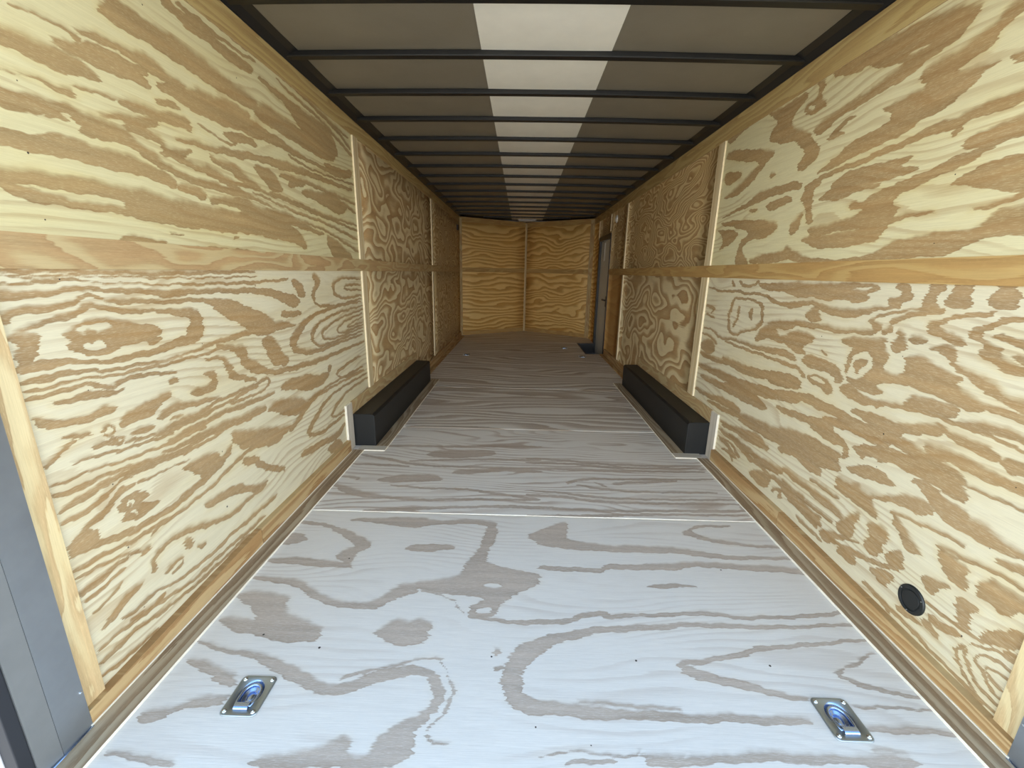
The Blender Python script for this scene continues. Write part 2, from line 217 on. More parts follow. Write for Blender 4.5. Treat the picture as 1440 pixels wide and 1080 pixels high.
# traced wood figure, millimetres in the plane of each sheet
FIG = """@UL
L1057 1655 1108 1659 1162 1655 1215 1658 1268 1668 1292 1672 1295 1676 1281 1687 1242 1701 1193 1704 1132 1701 1075 1691 780 1691 780 1655
L1180 1714 1213 1708 1264 1709 1322 1708 1378 1710 1441 1718 1467 1717 1472 1721 1466 1747 1408 1754 1354 1755 1291 1754 1229 1737 1185 1723
L1251 1771 1308 1772 1377 1776 1430 1775 1469 1769 1503 1760 1579 1765 1626 1779 1629 1784 1597 1790 1529 1790 1502 1804 1455 1810 1388 1793 1320 1790 1256 1779
L1249 1743 1300 1734 1372 1727 1460 1749 1473 1772 1397 1765 1322 1765 1259 1758
L1102 1753 1167 1755 1207 1756 1237 1747 1248 1743 1262 1762 1247 1762 1210 1760 1169 1758 1103 1756
L1319 1849 1363 1847 1425 1844 1499 1846 1583 1845 1657 1840 1747 1836 1834 1832 1938 1836 2009 1833 2062 1884 1988 1885 1894 1894 1805 1894 1723 1910 1640 1911 1554 1914 1476 1909 1416 1914 1367 1914
L1558 1981 1630 1989 1677 1969 1747 1972 1835 1971 1910 1961 2027 1978 2053 2004 1959 2011 1868 2002 1791 2017 1725 2020 1649 2010 1592 2021
L1635 2030 1670 2017 1743 2021 1835 2016 1949 2020 2070 2032 2080 2043 1959 2030 1844 2026 1757 2036 1680 2028 1644 2038
L1697 2062 1771 2058 1863 2052 1967 2052 2074 2053 2085 2065 1978 2062 1871 2060 1779 2066 1704 2069
L1027 1527 1080 1533 1127 1541 1177 1565 1200 1552 1233 1530 1279 1522 1325 1532 1365 1526 1423 1506 1473 1493 1564 1484 1685 1481 1695 1498 1572 1496 1487 1509 1449 1532 1389 1552 1354 1573 1311 1576 1267 1577 1221 1579 1187 1588 1138 1575 1099 1574 1046 1570 780 1570 780 1527
L1120 1534 1177 1541 1180 1547 1129 1551
L1200 1526 1235 1522 1247 1550 1204 1535
L1009 1446 1062 1449 1140 1457 1204 1451 1282 1457 1368 1456 1445 1452 1502 1441 1523 1463 1471 1485 1395 1499 1308 1507 1230 1502 1161 1505 1075 1485 1023 1481 780 1481 780 1446
L1121 1613 1159 1608 1199 1606 1216 1612 1219 1617 1209 1625 1163 1615 1124 1618
L1219 1631 1264 1635 1328 1645 1329 1648 1266 1639 1221 1635
L1336 1641 1388 1634 1444 1633 1513 1641 1583 1643 1614 1642 1626 1650 1617 1680 1534 1677 1461 1661 1405 1661 1342 1651
L1281 1580 1349 1598 1405 1594 1465 1616 1470 1638 1419 1626 1356 1618 1282 1584
L1342 1578 1399 1574 1449 1571 1473 1555 1479 1533 1520 1542 1605 1578 1606 1584 1523 1569 1502 1562 1486 1565 1464 1587 1414 1596 1352 1594
L1486 1687 1534 1691 1575 1697 1579 1702 1546 1709 1493 1699
L1530 1597 1623 1600 1714 1607 1815 1614 1985 1646 1994 1665 1828 1642 1724 1624 1634 1619 1533 1603
L1466 1538 1528 1535 1605 1524 1688 1514 1790 1506 1907 1515 1915 1530 1802 1524 1710 1540 1617 1540 1539 1550 1471 1546
L1652 1681 1728 1663 1805 1653 1876 1672 1876 1682 1809 1659 1732 1667 1656 1685
L1788 1682 1854 1669 1940 1691 1990 1691 2009 1707 1964 1723 1882 1713 1800 1696
L1490 1732 1540 1728 1608 1719 1685 1715 1775 1714 1889 1725 1994 1737 2031 1778 1944 1787 1843 1794 1743 1790 1646 1771 1561 1759 1497 1744
L1663 1780 1744 1766 1841 1778 1949 1772 1993 1812 1880 1824 1771 1802 1675 1793
S1080 1595 2
S1066 1444 3
S1920 1921 3
S1491 1946 2
L2002 1829 2095 1811 2247 1806 2417 1804 2621 1797 2800 1820 2833 1844 2727 1876 2518 1887 2334 1883 2187 1891 2068 1888
L2078 1975 2198 1964 2289 1947 2389 1898 2504 1861 2632 1843 2813 1842 2883 1876 2840 1955 2712 1994 2512 1981 2344 1986 2222 1983 2099 1993
L2218 2031 2371 2013 2495 2007 2698 1994 2933 1946 3099 1915 3131 1930 2961 1961 2717 2006 2510 2018 2385 2023 2228 2039
L2284 2056 2467 2047 2661 2027 2894 2004 3078 1953 3106 1966 2916 2017 2679 2039 2479 2056 2294 2064
L2332 2060 2603 2043 2824 2023 3065 2012 3083 2023 2840 2033 2616 2053 2343 2068
L1511 1736 1614 1724 1739 1721 1886 1728 2011 1729 2175 1746 2341 1738 2538 1745 2890 1739 2921 1763 2556 1760 2369 1762 2213 1782 2066 1787 1950 1798 1803 1799 1660 1783 1539 1772
L1495 1486 1571 1476 1662 1471 1761 1474 1920 1471 1930 1483 1775 1495 1679 1501 1579 1489 1504 1498
L1379 1454 1445 1452 1498 1448 1513 1464 1471 1485 1408 1497
L1511 1435 1583 1439 1626 1425 1658 1454 1603 1470 1519 1458
L1656 1420 1713 1426 1833 1430 1963 1408 2145 1406 2361 1395 2571 1380 2587 1394 2386 1417 2192 1464 1993 1446 1863 1473 1721 1452 1660 1439
L1763 1343 1901 1334 2072 1329 2249 1323 2333 1291 2367 1303 2323 1370 2145 1418 1956 1423 1813 1425
L1770 1304 1804 1308 1806 1314 1772 1314
L1736 1620 1857 1618 2008 1643 2188 1646 2420 1670 2752 1683 3063 1699 3081 1716 2774 1705 2445 1699 2220 1690 2023 1667 1875 1647 1745 1633
L1657 1535 1748 1517 1813 1514 1824 1525 1767 1537 1675 1554
L1688 1585 1740 1566 1812 1556 1848 1532 1981 1523 1994 1535 1891 1566 1850 1591 1756 1582 1702 1598
L1963 1597 2018 1574 2082 1538 2166 1539 2189 1555 2158 1582 2097 1626 1998 1627
L2237 1577 2321 1596 2415 1615 2423 1628 2329 1630 2232 1600
L2363 1565 2510 1563 2683 1539 2866 1522 2980 1589 2799 1626 2556 1613 2382 1593
L1928 1502 2129 1481 2308 1464 2587 1450 2831 1423 3095 1387 3117 1401 2849 1436 2600 1462 2316 1473 2137 1489 1935 1509
L1908 1519 2213 1508 2486 1486 2842 1467 3110 1447 3126 1459 2855 1478 2497 1496 2223 1519 1914 1526
L1765 1496 1922 1482 2050 1459 2283 1432 2580 1412 2819 1369 3111 1306 3137 1319 2839 1381 2591 1421 2291 1440 2059 1467 1933 1493 1780 1513
L2064 1523 2300 1514 2597 1490 3119 1483 3131 1495 2607 1500 2309 1523 2074 1534
L2610 1380 2626 1324 2724 1238 2958 1238 3007 1283 2899 1319 2759 1367 2642 1391
L2154 1610 2416 1625 2743 1626 3110 1618 3129 1633 2757 1639 2426 1637 2171 1632
L2322 1621 2515 1634 2811 1607 3094 1560 3121 1575 2836 1622 2531 1648 2336 1639
L2651 1770 2880 1743 3088 1787 3097 1832 2940 1803 2671 1786
L2260 1725 2434 1707 2765 1720 3106 1742 3116 1753 2774 1729 2443 1715 2269 1732
L993 1376 1044 1372 1102 1375 1167 1378 1250 1376 1350 1372 1425 1365 1476 1347 1600 1336 1746 1341 1902 1330 1948 1397 1783 1409 1635 1405 1515 1410 1453 1409 1374 1419 1265 1410 1182 1414 1115 1409 1055 1404 1000 1395 780 1395 780 1376
L990 1369 1017 1346 1072 1335 1160 1338 1259 1338 1345 1334 1443 1326 1561 1326 1698 1329 1793 1324 1803 1338 1713 1356 1573 1356 1456 1354 1355 1354 1267 1357 1166 1356 1083 1359 1031 1369 998 1379 780 1379 780 1369
P1311 1383 1428 1401 1537 1389 1488 1344 1350 1344 1299 1357
L1265 1262 1303 1257 1359 1250 1425 1265 1427 1276 1367 1277 1313 1283 1268 1272
L1548 1260 1899 1253 1905 1268 1550 1266
L1454 1296 1508 1297 1508 1299 1455 1298
S1068 1300 2
L1049 1604 1092 1610 1133 1613 1135 1616 1093 1612 1050 1605 780 1605 780 1604
L994 1376 1066 1379 1150 1386 1150 1388 1067 1381 996 1379 780 1379 780 1376
@LL
L947 1178 1058 1180 1206 1174 1340 1167 1528 1170 1884 1177 1886 1188 1530 1182 1343 1178 1208 1183 1059 1185 948 1183 780 1183 780 1178
L944 1168 1098 1169 1248 1163 1444 1157 1879 1159 1880 1162 1445 1160 1248 1166 1098 1171 945 1170 780 1170 780 1168
L940 1148 993 1154 1095 1157 1243 1144 1439 1135 1710 1133 1872 1125 1873 1129 1711 1140 1440 1140 1244 1149 1096 1161 994 1160 940 1152 780 1152 780 1148
L932 1114 967 1116 1025 1126 1112 1132 1210 1125 1326 1110 1432 1100 1557 1107 1864 1090 1869 1112 1560 1120 1435 1118 1331 1126 1214 1136 1114 1141 1027 1136 970 1136 936 1137 780 1137 780 1114
L924 1066 960 1081 996 1082 1073 1095 1108 1107 1127 1114 1148 1110 1177 1097 1242 1091 1321 1083 1427 1080 1575 1074 1616 1025 1714 975 1788 972 1803 1038 1762 1047 1662 1070 1581 1088 1428 1089 1323 1094 1246 1106 1179 1104 1153 1118 1128 1125 1106 1117 1073 1106 998 1101 960 1100 921 1087 780 1087 780 1066
L926 1033 968 1042 1031 1059 1086 1071 1121 1087 1152 1080 1223 1063 1315 1057 1418 1044 1470 1028 1475 1014 1449 989 1460 973 1394 961 1286 948 1194 943 1141 945 1070 957 1007 970 950 977 926 980 921 957 946 953 1004 953 1068 948 1140 936 1194 927 1288 929 1398 937 1481 939 1520 968 1527 1015 1493 1054 1423 1061 1317 1066 1228 1076 1156 1091 1121 1098 1084 1084 1030 1071 967 1052 926 1041
P929 1036 966 1039 1001 1036 988 1015 968 989 961 973 926 964 925 1005 952 1012
P1048 1032 1083 1048 1128 1059 1177 1052 1264 1029 1325 1014 1355 993 1318 984 1264 976 1202 970 1156 960 1105 962 1071 978 1050 996 1073 1006 1079 1014 1048 1023
H1077 1033 1092 1047 1130 1047 1174 1040 1154 1022 1117 1014
H1078 991 1106 1008 1135 1003 1162 987 1143 973 1108 976
P1104 1027 1112 1033 1119 1033 1128 1028 1130 1021 1123 1016 1113 1016 1105 1021
P1109 1004 1115 1005 1119 1000 1116 996 1109 997
L1281 961 1329 966 1328 977 1280 974
L925 926 978 925 1040 924 1134 913 1248 904 1386 899 1562 917 1832 922 1826 945 1560 928 1385 906 1248 911 1135 920 1041 934 979 940 925 936
L927 905 993 906 1036 907 1131 897 1276 887 1422 886 1605 889 1603 900 1421 893 1276 894 1131 902 1036 911 993 911 927 909
L1603 889 1653 879 1708 863 1694 827 1741 774 1803 803 1747 833 1752 883 1657 900 1604 900
L930 885 989 888 1055 889 1099 879 1126 855 1159 873 1210 873 1304 863 1375 856 1376 862 1304 871 1210 883 1156 883 1127 865 1102 886 1055 895 989 895 930 893
L1098 841 1129 842 1176 852 1174 857 1128 852 1099 860
L1366 847 1335 834 1341 823 1376 830
P1402 768 1447 781 1508 772 1532 793 1475 827 1539 825 1559 786 1530 745 1449 751
L1503 870 1584 859 1601 826 1617 766 1780 719 1786 734 1642 786 1639 831 1589 868 1504 876
L983 862 1025 859 1070 854 1107 843 1111 862 1072 868 1026 870 983 870
L927 838 952 811 989 799 1058 796 1110 794 1141 799 1140 809 1107 819 1057 811 991 821 959 830 933 848
L981 770 1025 761 1053 758 1053 771 1025 770 982 776
L1087 759 1105 765 1120 752 1120 741 1103 738 1088 754 1089 762 1082 763 1083 751 1102 732 1125 735 1126 755 1105 772 1084 766
L1090 719 1112 726 1135 715 1127 706 1102 709 1090 723 1087 720 1100 704 1129 700 1139 717 1112 731 1088 724
P1105 718 1110 721 1116 718 1116 711 1108 711
P1143 741 1150 771 1183 787 1261 797 1339 801 1328 783 1281 767 1249 748 1210 745 1161 745
L1275 723 1323 728 1411 723 1563 708 1562 715 1410 743 1315 759 1269 734
L1171 708 1204 703 1249 702 1246 720 1200 723 1170 714
L1311 706 1365 702 1363 711 1310 712
L1049 716 1091 717 1088 732 1047 726
L1138 695 1228 679 1335 669 1461 671 1558 676 1728 686 1781 695 1774 705 1722 696 1553 686 1456 685 1331 683 1227 687 1138 703
S1068 1161 2
S1073 875 2
S1505 929 2
S1516 506 3
L1702 1098 1863 1090 1962 1074 2095 1030 2186 998 2245 1042 2142 1075 1982 1104 1870 1112 1706 1117
L2037 961 2242 965 2242 979 2040 1003
P1579 1084 1739 1068 1802 1034 1949 982 1998 936 1960 899 1824 911 1719 977 1645 1033
L1963 916 2156 913 2158 921 1974 964
L1711 1136 1927 1133 2138 1139 2138 1151 1928 1141 1711 1140
L1575 900 1671 880 1691 854 1716 803 1771 756 1863 732 2012 702 2289 682 2276 713 2010 718 1873 754 1818 796 1764 818 1740 867 1682 899 1578 913
L1866 734 2013 702 2190 689 2394 680 2783 682 3113 679 3102 693 2770 699 2383 702 2180 718 2010 726 1867 744
L1264 682 1420 685 1584 700 1730 701 1864 705 1858 717 1726 710 1579 711 1416 697 1261 693
L1333 667 1506 672 1668 688 1792 693 1788 701 1664 696 1503 680 1331 673
L1290 638 1410 641 1552 645 1716 630 1904 626 1898 640 1711 648 1546 663 1406 655 1286 648
L1968 628 2081 601 2243 552 2385 542 2498 578 2472 601 2344 610 2238 642 2074 658 1961 655
L1247 606 1401 600 1512 589 1660 572 1841 567 1824 603 1649 604 1504 619 1396 617 1243 618
P1829 569 1922 592 2097 554 2218 493 2193 470 2096 462 1965 498 1911 542
P1571 566 1689 528 1866 474 2050 420 1946 412 1824 416 1718 434 1609 489
L1855 719 1876 685 1767 667 1605 676 1607 670 1771 658 1889 676 1870 720
L3091 981 2690 981 2349 960 2163 909 2091 848 2109 782 2272 744 2404 735 2650 740 3086 736 3078 747 2642 754 2395 756 2278 772 2153 805 2156 832 2215 880 2365 943 2696 968 3094 971
L3119 948 2736 943 2451 917 2324 872 2291 821 2378 763 2549 756 3091 762 3083 772 2542 770 2387 776 2326 821 2354 860 2464 906 2743 932 3124 938
L3113 922 2757 906 2563 883 2431 846 2451 793 2655 774 3096 787 3088 797 2650 785 2462 804 2454 838 2576 873 2764 897 3120 913
L3107 897 2808 878 2627 841 2685 792 3099 806 3091 816 2682 803 2649 833 2818 869 3116 888
L3102 871 2862 848 2804 817 3102 826 3096 834 2802 827 2873 840 3111 864
L3125 1136 2781 1153 2626 1109 2637 1037 2810 1004 3103 1013 3098 1026 2813 1019 2670 1047 2657 1103 2784 1140 3120 1124
L3116 1098 2855 1108 2787 1063 3107 1051 3109 1061 2802 1075 2863 1093 3114 1088
L2384 1165 2424 1122 2361 1068 2381 993 2694 968 3099 990 3093 1000 2691 981 2394 1002 2401 1063 2490 1120 2422 1174
L2152 1136 2194 1098 2224 1049 2297 1057 2276 1119 2192 1154
L1853 884 1882 838 1918 766 2035 728 2069 763 2011 796 1986 854 1922 904
L3012 602 2778 600 2569 573 2654 508 3072 473 3062 488 2653 522 2596 561 2796 584 3023 591
L2497 644 2469 606 2505 594 2542 629
L3122 417 2711 420 2501 364 2442 316 2617 281 3124 325 3105 338 2599 298 2465 321 2525 349 2729 406 3137 404
L3092 452 2581 468 2370 439 2216 375 2136 319 2306 262 2403 262 2669 264 2654 279 2386 281 2296 286 2186 317 2249 353 2390 425 2594 455 3104 440
L3061 486 2537 504 2253 508 2117 461 1984 412 2005 394 2144 440 2269 492 2547 491 3073 474
L3031 519 2490 527 2175 511 2186 498 2501 515 3043 508
L2096 219 2300 194 2551 151 2664 205 2636 222 2507 196 2276 233 2074 255
L2415 96 2612 79 2535 157 2362 154
L926 670 987 663 1063 656 1161 641 1265 630 1373 630 1459 623 1455 637 1370 642 1263 639 1161 647 1063 661 987 668 926 674
L926 641 989 628 1063 629 1156 612 1242 586 1363 583 1501 594 1494 608 1359 597 1240 605 1155 629 1062 636 988 639 926 651
L928 591 993 597 1054 597 1107 605 1135 602 1181 590 1282 579 1445 569 1546 580 1541 587 1443 576 1280 588 1180 598 1134 613 1105 616 1049 619 989 612 925 602
L930 557 983 557 1051 569 1091 584 1121 591 1149 589 1149 594 1119 599 1088 592 1047 580 980 569 928 567
P935 484 951 514 984 514 1004 495 1004 473 1025 453 980 456 935 465
L972 512 1026 524 1072 543 1111 559 1143 563 1142 569 1104 576 1067 554 1020 540 968 522
L996 451 1057 432 1137 417 1218 412 1329 420 1422 433 1529 463 1584 505 1576 513 1509 486 1407 456 1320 439 1211 429 1133 436 1054 454 995 467
P1315 529 1373 534 1480 522 1502 490 1513 448 1453 447 1397 446 1387 480 1342 509
L1155 563 1232 554 1352 546 1351 550 1232 558 1155 567
P1065 520 1095 540 1137 542 1184 526 1187 509 1159 503 1140 502 1186 475 1220 475 1196 463 1161 453 1123 455 1080 474 1084 494 1109 497 1077 510
H1100 522 1111 531 1127 524 1132 507 1121 498 1105 505
H1100 487 1114 494 1129 481 1129 467 1114 467
P1111 516 1116 518 1121 511 1117 507 1111 511
L927 426 996 413 1083 403 1169 394 1276 386 1369 387 1466 400 1626 438 1748 435 1743 444 1618 450 1460 410 1364 396 1273 394 1167 402 1081 412 995 421 926 436
L930 401 1016 387 1108 360 1124 335 1153 348 1148 358 1121 354 1108 369 1015 394 929 409
L936 349 985 349 1028 359 1071 358 1070 363 1024 371 979 370 930 372
P1375 351 1471 355 1575 339 1671 280 1787 246 1701 238 1588 291 1485 325 1404 319
L1615 399 1695 366 1737 316 1904 228 1913 252 1759 339 1718 396 1616 430
P1575 534 1698 517 1823 477 1946 412 1877 385 1744 432 1627 466 1612 503
L1138 252 1147 290 1179 310 1222 311 1298 298 1344 280 1448 239 1523 225 1641 232 1762 237 1753 249 1632 246 1513 244 1445 254 1342 302 1294 317 1218 324 1173 321 1140 298 1130 258
L1290 283 1275 268 1274 247 1287 233 1309 239 1305 273
L1329 206 1364 206 1359 218 1323 223
L1178 218 1211 232 1251 225 1237 211 1192 212 1196 203 1243 201 1255 232 1206 243 1173 226
L996 212 1035 232 1073 250 1094 245 1093 253 1068 262 1026 248 988 228
L1016 193 1081 185 1122 189 1187 168 1305 145 1398 144 1504 150 1660 143 1830 144 1821 158 1651 158 1497 163 1392 156 1300 157 1185 177 1119 199 1078 195 1013 204
L1040 171 1125 145 1216 122 1323 108 1442 112 1550 101 1717 99 1709 112 1543 115 1435 125 1318 120 1212 133 1122 156 1038 180
L1104 110 1172 96 1250 93 1336 83 1456 86 1607 81 1599 94 1450 97 1331 94 1245 105 1168 108 1100 122
L986 698 1061 692 1146 676 1231 664 1316 661 1314 667 1230 670 1145 682 1061 697 986 703
L934 719 981 742 1010 755 1008 759 978 748 931 728
S1078 598 2
S1079 392 2
S1084 177 2
S1494 281 4
L930 163 992 161 1074 152 1126 145 1171 154 1166 165 1122 156 1070 163 989 171 928 172
L930 126 983 118 1044 128 1124 113 1186 99 1184 107 1121 122 1039 141 978 133 927 138
L932 87 977 75 1041 65 1107 68 1104 76 1037 76 974 85 931 95
L965 208 998 222 1037 249 1082 242 1079 253 1031 262 990 238 961 215
L925 350 964 351 960 366 921 367
L936 322 993 330 1055 334 1052 341 990 338 933 330
L954 277 998 285 1035 302 1033 307 996 291 952 283
L1165 379 1253 388 1342 389 1339 395 1251 394 1163 385
L964 428 1038 413 1104 396 1103 400 1037 417 964 431
@UR
P2117 2020 2097 2057 1907 2044 1752 2033 1619 2014 1530 1987 1490 1971 1495 1952 1524 1931 1565 1923 1626 1911 1682 1910 1764 1928 1847 1951 1924 1988 1959 1983 2084 2013
H1771 1953 1660 1946 1632 1934 1724 1938
H1905 2037 1739 2038 1675 2042 1665 2027 1737 2032
L2147 1805 2042 1845 1949 1854 1826 1862 1718 1868 1636 1891 1555 1908 1519 1933 1535 1950 1571 1926 1663 1923 1760 1915 1859 1899 1975 1881 2077 1877 2200 1846
L2059 1775 1986 1807 1937 1820 1942 1826 2004 1822 2079 1790
P2131 1641 1990 1695 1957 1719 1818 1737 1757 1748 1751 1780 1804 1804 1713 1801 1621 1810 1668 1838 1649 1861 1609 1875 1523 1872 1476 1887 1435 1893 1424 1916 1396 1927 1376 1917 780 1917 780 1889 1369 1889 1384 1885 1415 1871 1416 1842 1462 1836 1508 1820 1527 1808 1462 1801 1392 1790 1431 1780 1460 1760 1495 1736 1535 1721 1555 1707 1619 1712 1678 1681 1752 1678 1833 1675 1930 1661 2030 1649
P1382 1786 1339 1784 780 1784 780 1761 1332 1761 1363 1765
L2171 1590 2039 1624 1869 1626 1737 1638 1636 1645 1540 1651 1485 1643 1426 1656 1358 1654 1298 1658 780 1658 780 1691 1319 1691 1376 1685 1443 1682 1506 1676 1559 1680 1649 1664 1749 1655 1882 1644 2054 1639 2190 1606
L1481 1622 1453 1638 1463 1649 1491 1633
P2006 1568 1963 1601 1889 1619 1780 1608 1701 1608 1613 1598 1650 1585 1708 1580 1561 1557 1625 1546 1697 1543 1797 1550 1725 1531 1844 1527 2024 1557
P1450 1579 1435 1599 1375 1615 1294 1624 780 1624 780 1570 1279 1570 1337 1564 1381 1553 1416 1533 1479 1521 1566 1507 1630 1491 1718 1505 1607 1531 1514 1544 1436 1566 1391 1569
P1462 1483 1418 1504 1371 1518 1266 1525 780 1525 780 1425 1238 1425 1353 1454 1434 1483
P2627 2047 2523 2031 2404 2030 2298 2038 2270 2007 2335 1985 2391 1941 2332 1885 2215 1845 2190 1801 2114 1746 2162 1707 2229 1676 2288 1692 2237 1746 2235 1783 2332 1839 2472 1860 2584 1907 2562 1943 2507 1977 2587 2026
P2293 1956 2267 1977 2217 1974 2191 2007 2225 2040 2177 2036 2160 2016 2182 1976 2133 1925 2177 1919 2249 1917
H2265 1947 2244 1962 2210 1951 2217 1931
L2082 1766 1979 1770 1988 1781 2096 1782
P3074 1924 3052 1970 2770 1910 2480 1833 2520 1805 2582 1784 2659 1737 2745 1697 2888 1671 3064 1687 2923 1707 2802 1746 2640 1797 2625 1807 2861 1870
P3052 1772 3063 1848 2842 1807 2832 1776 2961 1755
L2500 1705 2454 1708 2466 1723 2520 1729
P3048 1554 2886 1588 2681 1619 2596 1652 2424 1649 2260 1644 2201 1625 2208 1603 2335 1609 2494 1609 2672 1589 2882 1577
P2516 1568 2405 1587 2284 1584 2256 1560 2346 1544 2472 1535
L2655 1549 2581 1553 2590 1565 2671 1570
P2209 1564 2167 1596 2101 1621 2074 1608 2123 1573 2110 1512 2074 1432 2119 1437 2154 1510
P2246 1408 2251 1450 2194 1468 2175 1493 2164 1457 2184 1411 2219 1390
P2087 1534 2013 1555 2001 1588 1885 1605 1731 1606 1619 1597 1636 1585 1740 1581 1568 1559 1632 1548 1765 1556 1850 1547 1779 1547 1710 1534 1844 1527 1957 1511
P2112 1413 2017 1419 1910 1422 1818 1438 1781 1466 1843 1461 1885 1474 1861 1490 1803 1482 1752 1511 1652 1518 1575 1536 1464 1551 1458 1527 1534 1507 1630 1491 1666 1462 1622 1438 1668 1390 1678 1342 1784 1324 1881 1322 1988 1321 2119 1351 2151 1369 2079 1387 2107 1397
H2076 1375 1940 1383 1786 1393 1802 1384 1960 1377
L1673 1390 1602 1400 1542 1402 1475 1408 1477 1413 1545 1409 1610 1415 1683 1405
P3066 1528 2869 1534 2647 1510 2458 1489 2351 1460 2387 1420 2465 1400 2614 1401 2706 1367 2645 1304 2591 1263 2759 1255 2744 1348 2737 1399 2626 1440 2786 1484
P3081 1490 2852 1480 2754 1451 2829 1405 3012 1355 2949 1402 2993 1460
P2601 1293 2406 1319 2278 1318 2243 1350 2175 1314 2074 1286 1907 1270 1771 1277 1688 1293 1633 1321 1550 1333 1474 1341 1404 1340 1384 1270 1532 1272 1765 1257 2147 1264 2240 1291 2309 1267 2573 1267
P3063 2004 2911 2033 2755 2052 2608 2041 2823 2082 3041 2089 3103 2056
P1325 1355 1317 1378 1284 1392 1229 1394 780 1394 780 1317 1207 1317 1291 1319 1337 1308 1381 1280 1469 1278 1656 1292 1647 1316 1546 1321 1475 1344 1398 1337 1333 1346
L1367 1397 1322 1399 1273 1404 1232 1414 780 1414 780 1427 1241 1427 1279 1414 1326 1406 1368 1400
S1457 1311 2
S1445 1509 2
@LR
P2360 1168 1641 1185 1618 1161 1679 1145 1657 1127 1703 1107 1799 1115 1891 1105 1998 1114 2114 1108 2223 1137 2347 1123
H1768 1155 1712 1170 1645 1172 1666 1159 1734 1153
H2147 1175 1948 1184 1819 1181 1944 1171
L2336 1077 2235 1064 2153 1050 2060 1070 1967 1081 1885 1054 1823 1044 1750 1048 1670 1063 1612 1090 1540 1103 1542 1109 1616 1098 1682 1088 1761 1082 1825 1073 1875 1083 1966 1096 2071 1094 2160 1075 2232 1076 2333 1087
P1577 1180 1508 1188 1508 1165 1481 1143 1515 1117 1525 1101 1586 1106 1578 1131 1531 1146 1543 1163
P1449 1187 1384 1191 1374 1175 1401 1147 1389 1126 1374 1116 1433 1109 1448 1116 1435 1140 1425 1168
P1356 1192 1289 1193 1288 1173 1298 1153 1283 1121 1340 1116 1360 1128 1362 1155 1346 1174
P1255 1192 1173 1196 1189 1177 1164 1165 1188 1145 1171 1130 1226 1123 1245 1141 1241 1161 1224 1178
L2293 949 2102 976 1938 982 1802 980 1687 989 1600 998 1567 1037 1630 1050 1590 1069 1481 1096 1361 1112 1363 1116 1483 1101 1595 1078 1655 1047 1592 1023 1610 1016 1690 1002 1803 995 1939 1005 2107 997 2301 971
P1980 1012 2022 1024 1973 1069 1928 1076 1920 1050 1888 1019 1954 1007
L1529 1038 1486 1072 1414 1090 1359 1103 1361 1110 1419 1101 1493 1083 1548 1058
L1556 1000 1526 1029 1544 1042 1574 1012
P1408 1045 1403 1069 1355 1088 1304 1101 1256 1113 1211 1119 1253 1101 1326 1085 1372 1067 1367 1051 1317 1036 1267 1027 1276 1005 1334 1017 1384 1026
P1279 1052 1266 1061 1226 1089 1190 1105 1149 1109 780 1109 780 1098 1145 1098 1193 1087 1228 1064 1232 1043 1189 1025 1165 1019 1180 1007 1167 995 1111 977 780 977 780 960 1106 960 1168 965 1233 997 1214 1016 1238 1032 1271 1042
P1206 1052 1182 1062 1170 1052 1132 1049 780 1049 780 1026 1125 1026 1176 1042
P1140 1005 1122 1013 780 1013 780 991 1115 991 1133 997
P1765 964 1569 993 1536 985 1559 959 1514 938 1539 891 1488 873 1450 879 1454 952 1389 956 1310 933 1246 918 1283 895 1240 879 1161 860 1187 836 1255 836 1327 848 1412 855 1517 840 1543 820 1497 799 1574 784 1667 794 1693 817 1718 870 1707 901 1680 934 1738 939
H1701 844 1688 898 1660 931 1619 938 1586 911 1582 871 1607 838 1645 814 1684 819
P1682 877 1659 896 1622 904 1612 885 1639 858 1642 836 1659 847
H1559 959 1513 957 1455 955 1443 890 1474 877 1500 890 1539 891 1520 930
P1527 967 1516 994 1504 1027 1486 1026 1471 989 1463 972 1482 953 1511 951
P1469 1005 1440 1021 1393 1013 1401 998 1438 991
P1390 982 1357 996 1338 1011 1298 1006 1282 988 1294 975 1264 943 1217 938 1160 922 1141 902 1105 898 1089 898 780 898 780 862 1079 862 1121 878 1176 897 1224 910 1299 952 1298 968 1347 981
P1426 807 1373 835 1310 830 1227 833 1243 795 1328 789 1418 781
L1232 846 1161 853 1076 840 780 840 780 858 1075 858 1161 868 1234 861
L1714 757 1647 738 1565 739 1458 767 1359 780 1269 780 1187 778 1115 776 1054 771 780 771 780 777 1054 777 1115 782 1187 786 1268 791 1359 790 1459 777 1564 766 1629 780 1688 798
L1969 810 1851 808 1767 808 1729 779 1699 800 1742 841 1838 862 1962 859
P2183 901 2091 941 2003 961 1925 948 1939 914 2007 886 1946 855 2038 855 2115 876
L2260 824 2136 824 2033 822 2028 839 2130 851 2258 843
L2246 784 2091 787 1994 782 1976 764 1966 769 1987 793 2088 798 2244 793
L1865 891 1818 874 1809 888 1860 898
P1932 767 1877 788 1760 770 1740 737 1767 722 1827 737 1900 742
H1921 770 1851 779 1790 762 1842 749
L2224 665 2063 669 1953 698 1956 723 2057 714 2207 714
L2187 586 2017 632 1895 648 1779 645 1673 642 1575 633 1464 637 1383 647 1382 666 1460 664 1565 669 1660 680 1766 685 1887 690 2019 667 2194 633
P1650 704 1571 715 1443 718 1362 728 1297 764 1256 744 1308 718 1392 691 1398 663 1469 675 1542 676 1618 692
L1525 737 1498 753 1503 764 1533 755
L1287 757 1214 726 1152 722 1102 718 1099 737 1148 753 1208 753 1283 768
L1234 778 1166 788 1100 793 1063 796 780 796 780 814 1063 814 1101 817 1169 813 1236 794
P1328 679 1301 694 1217 703 1162 694 1258 649
P1589 563 1488 605 1416 623 1314 629 1342 610 1509 532
H1538 541 1511 567 1444 562 1517 529
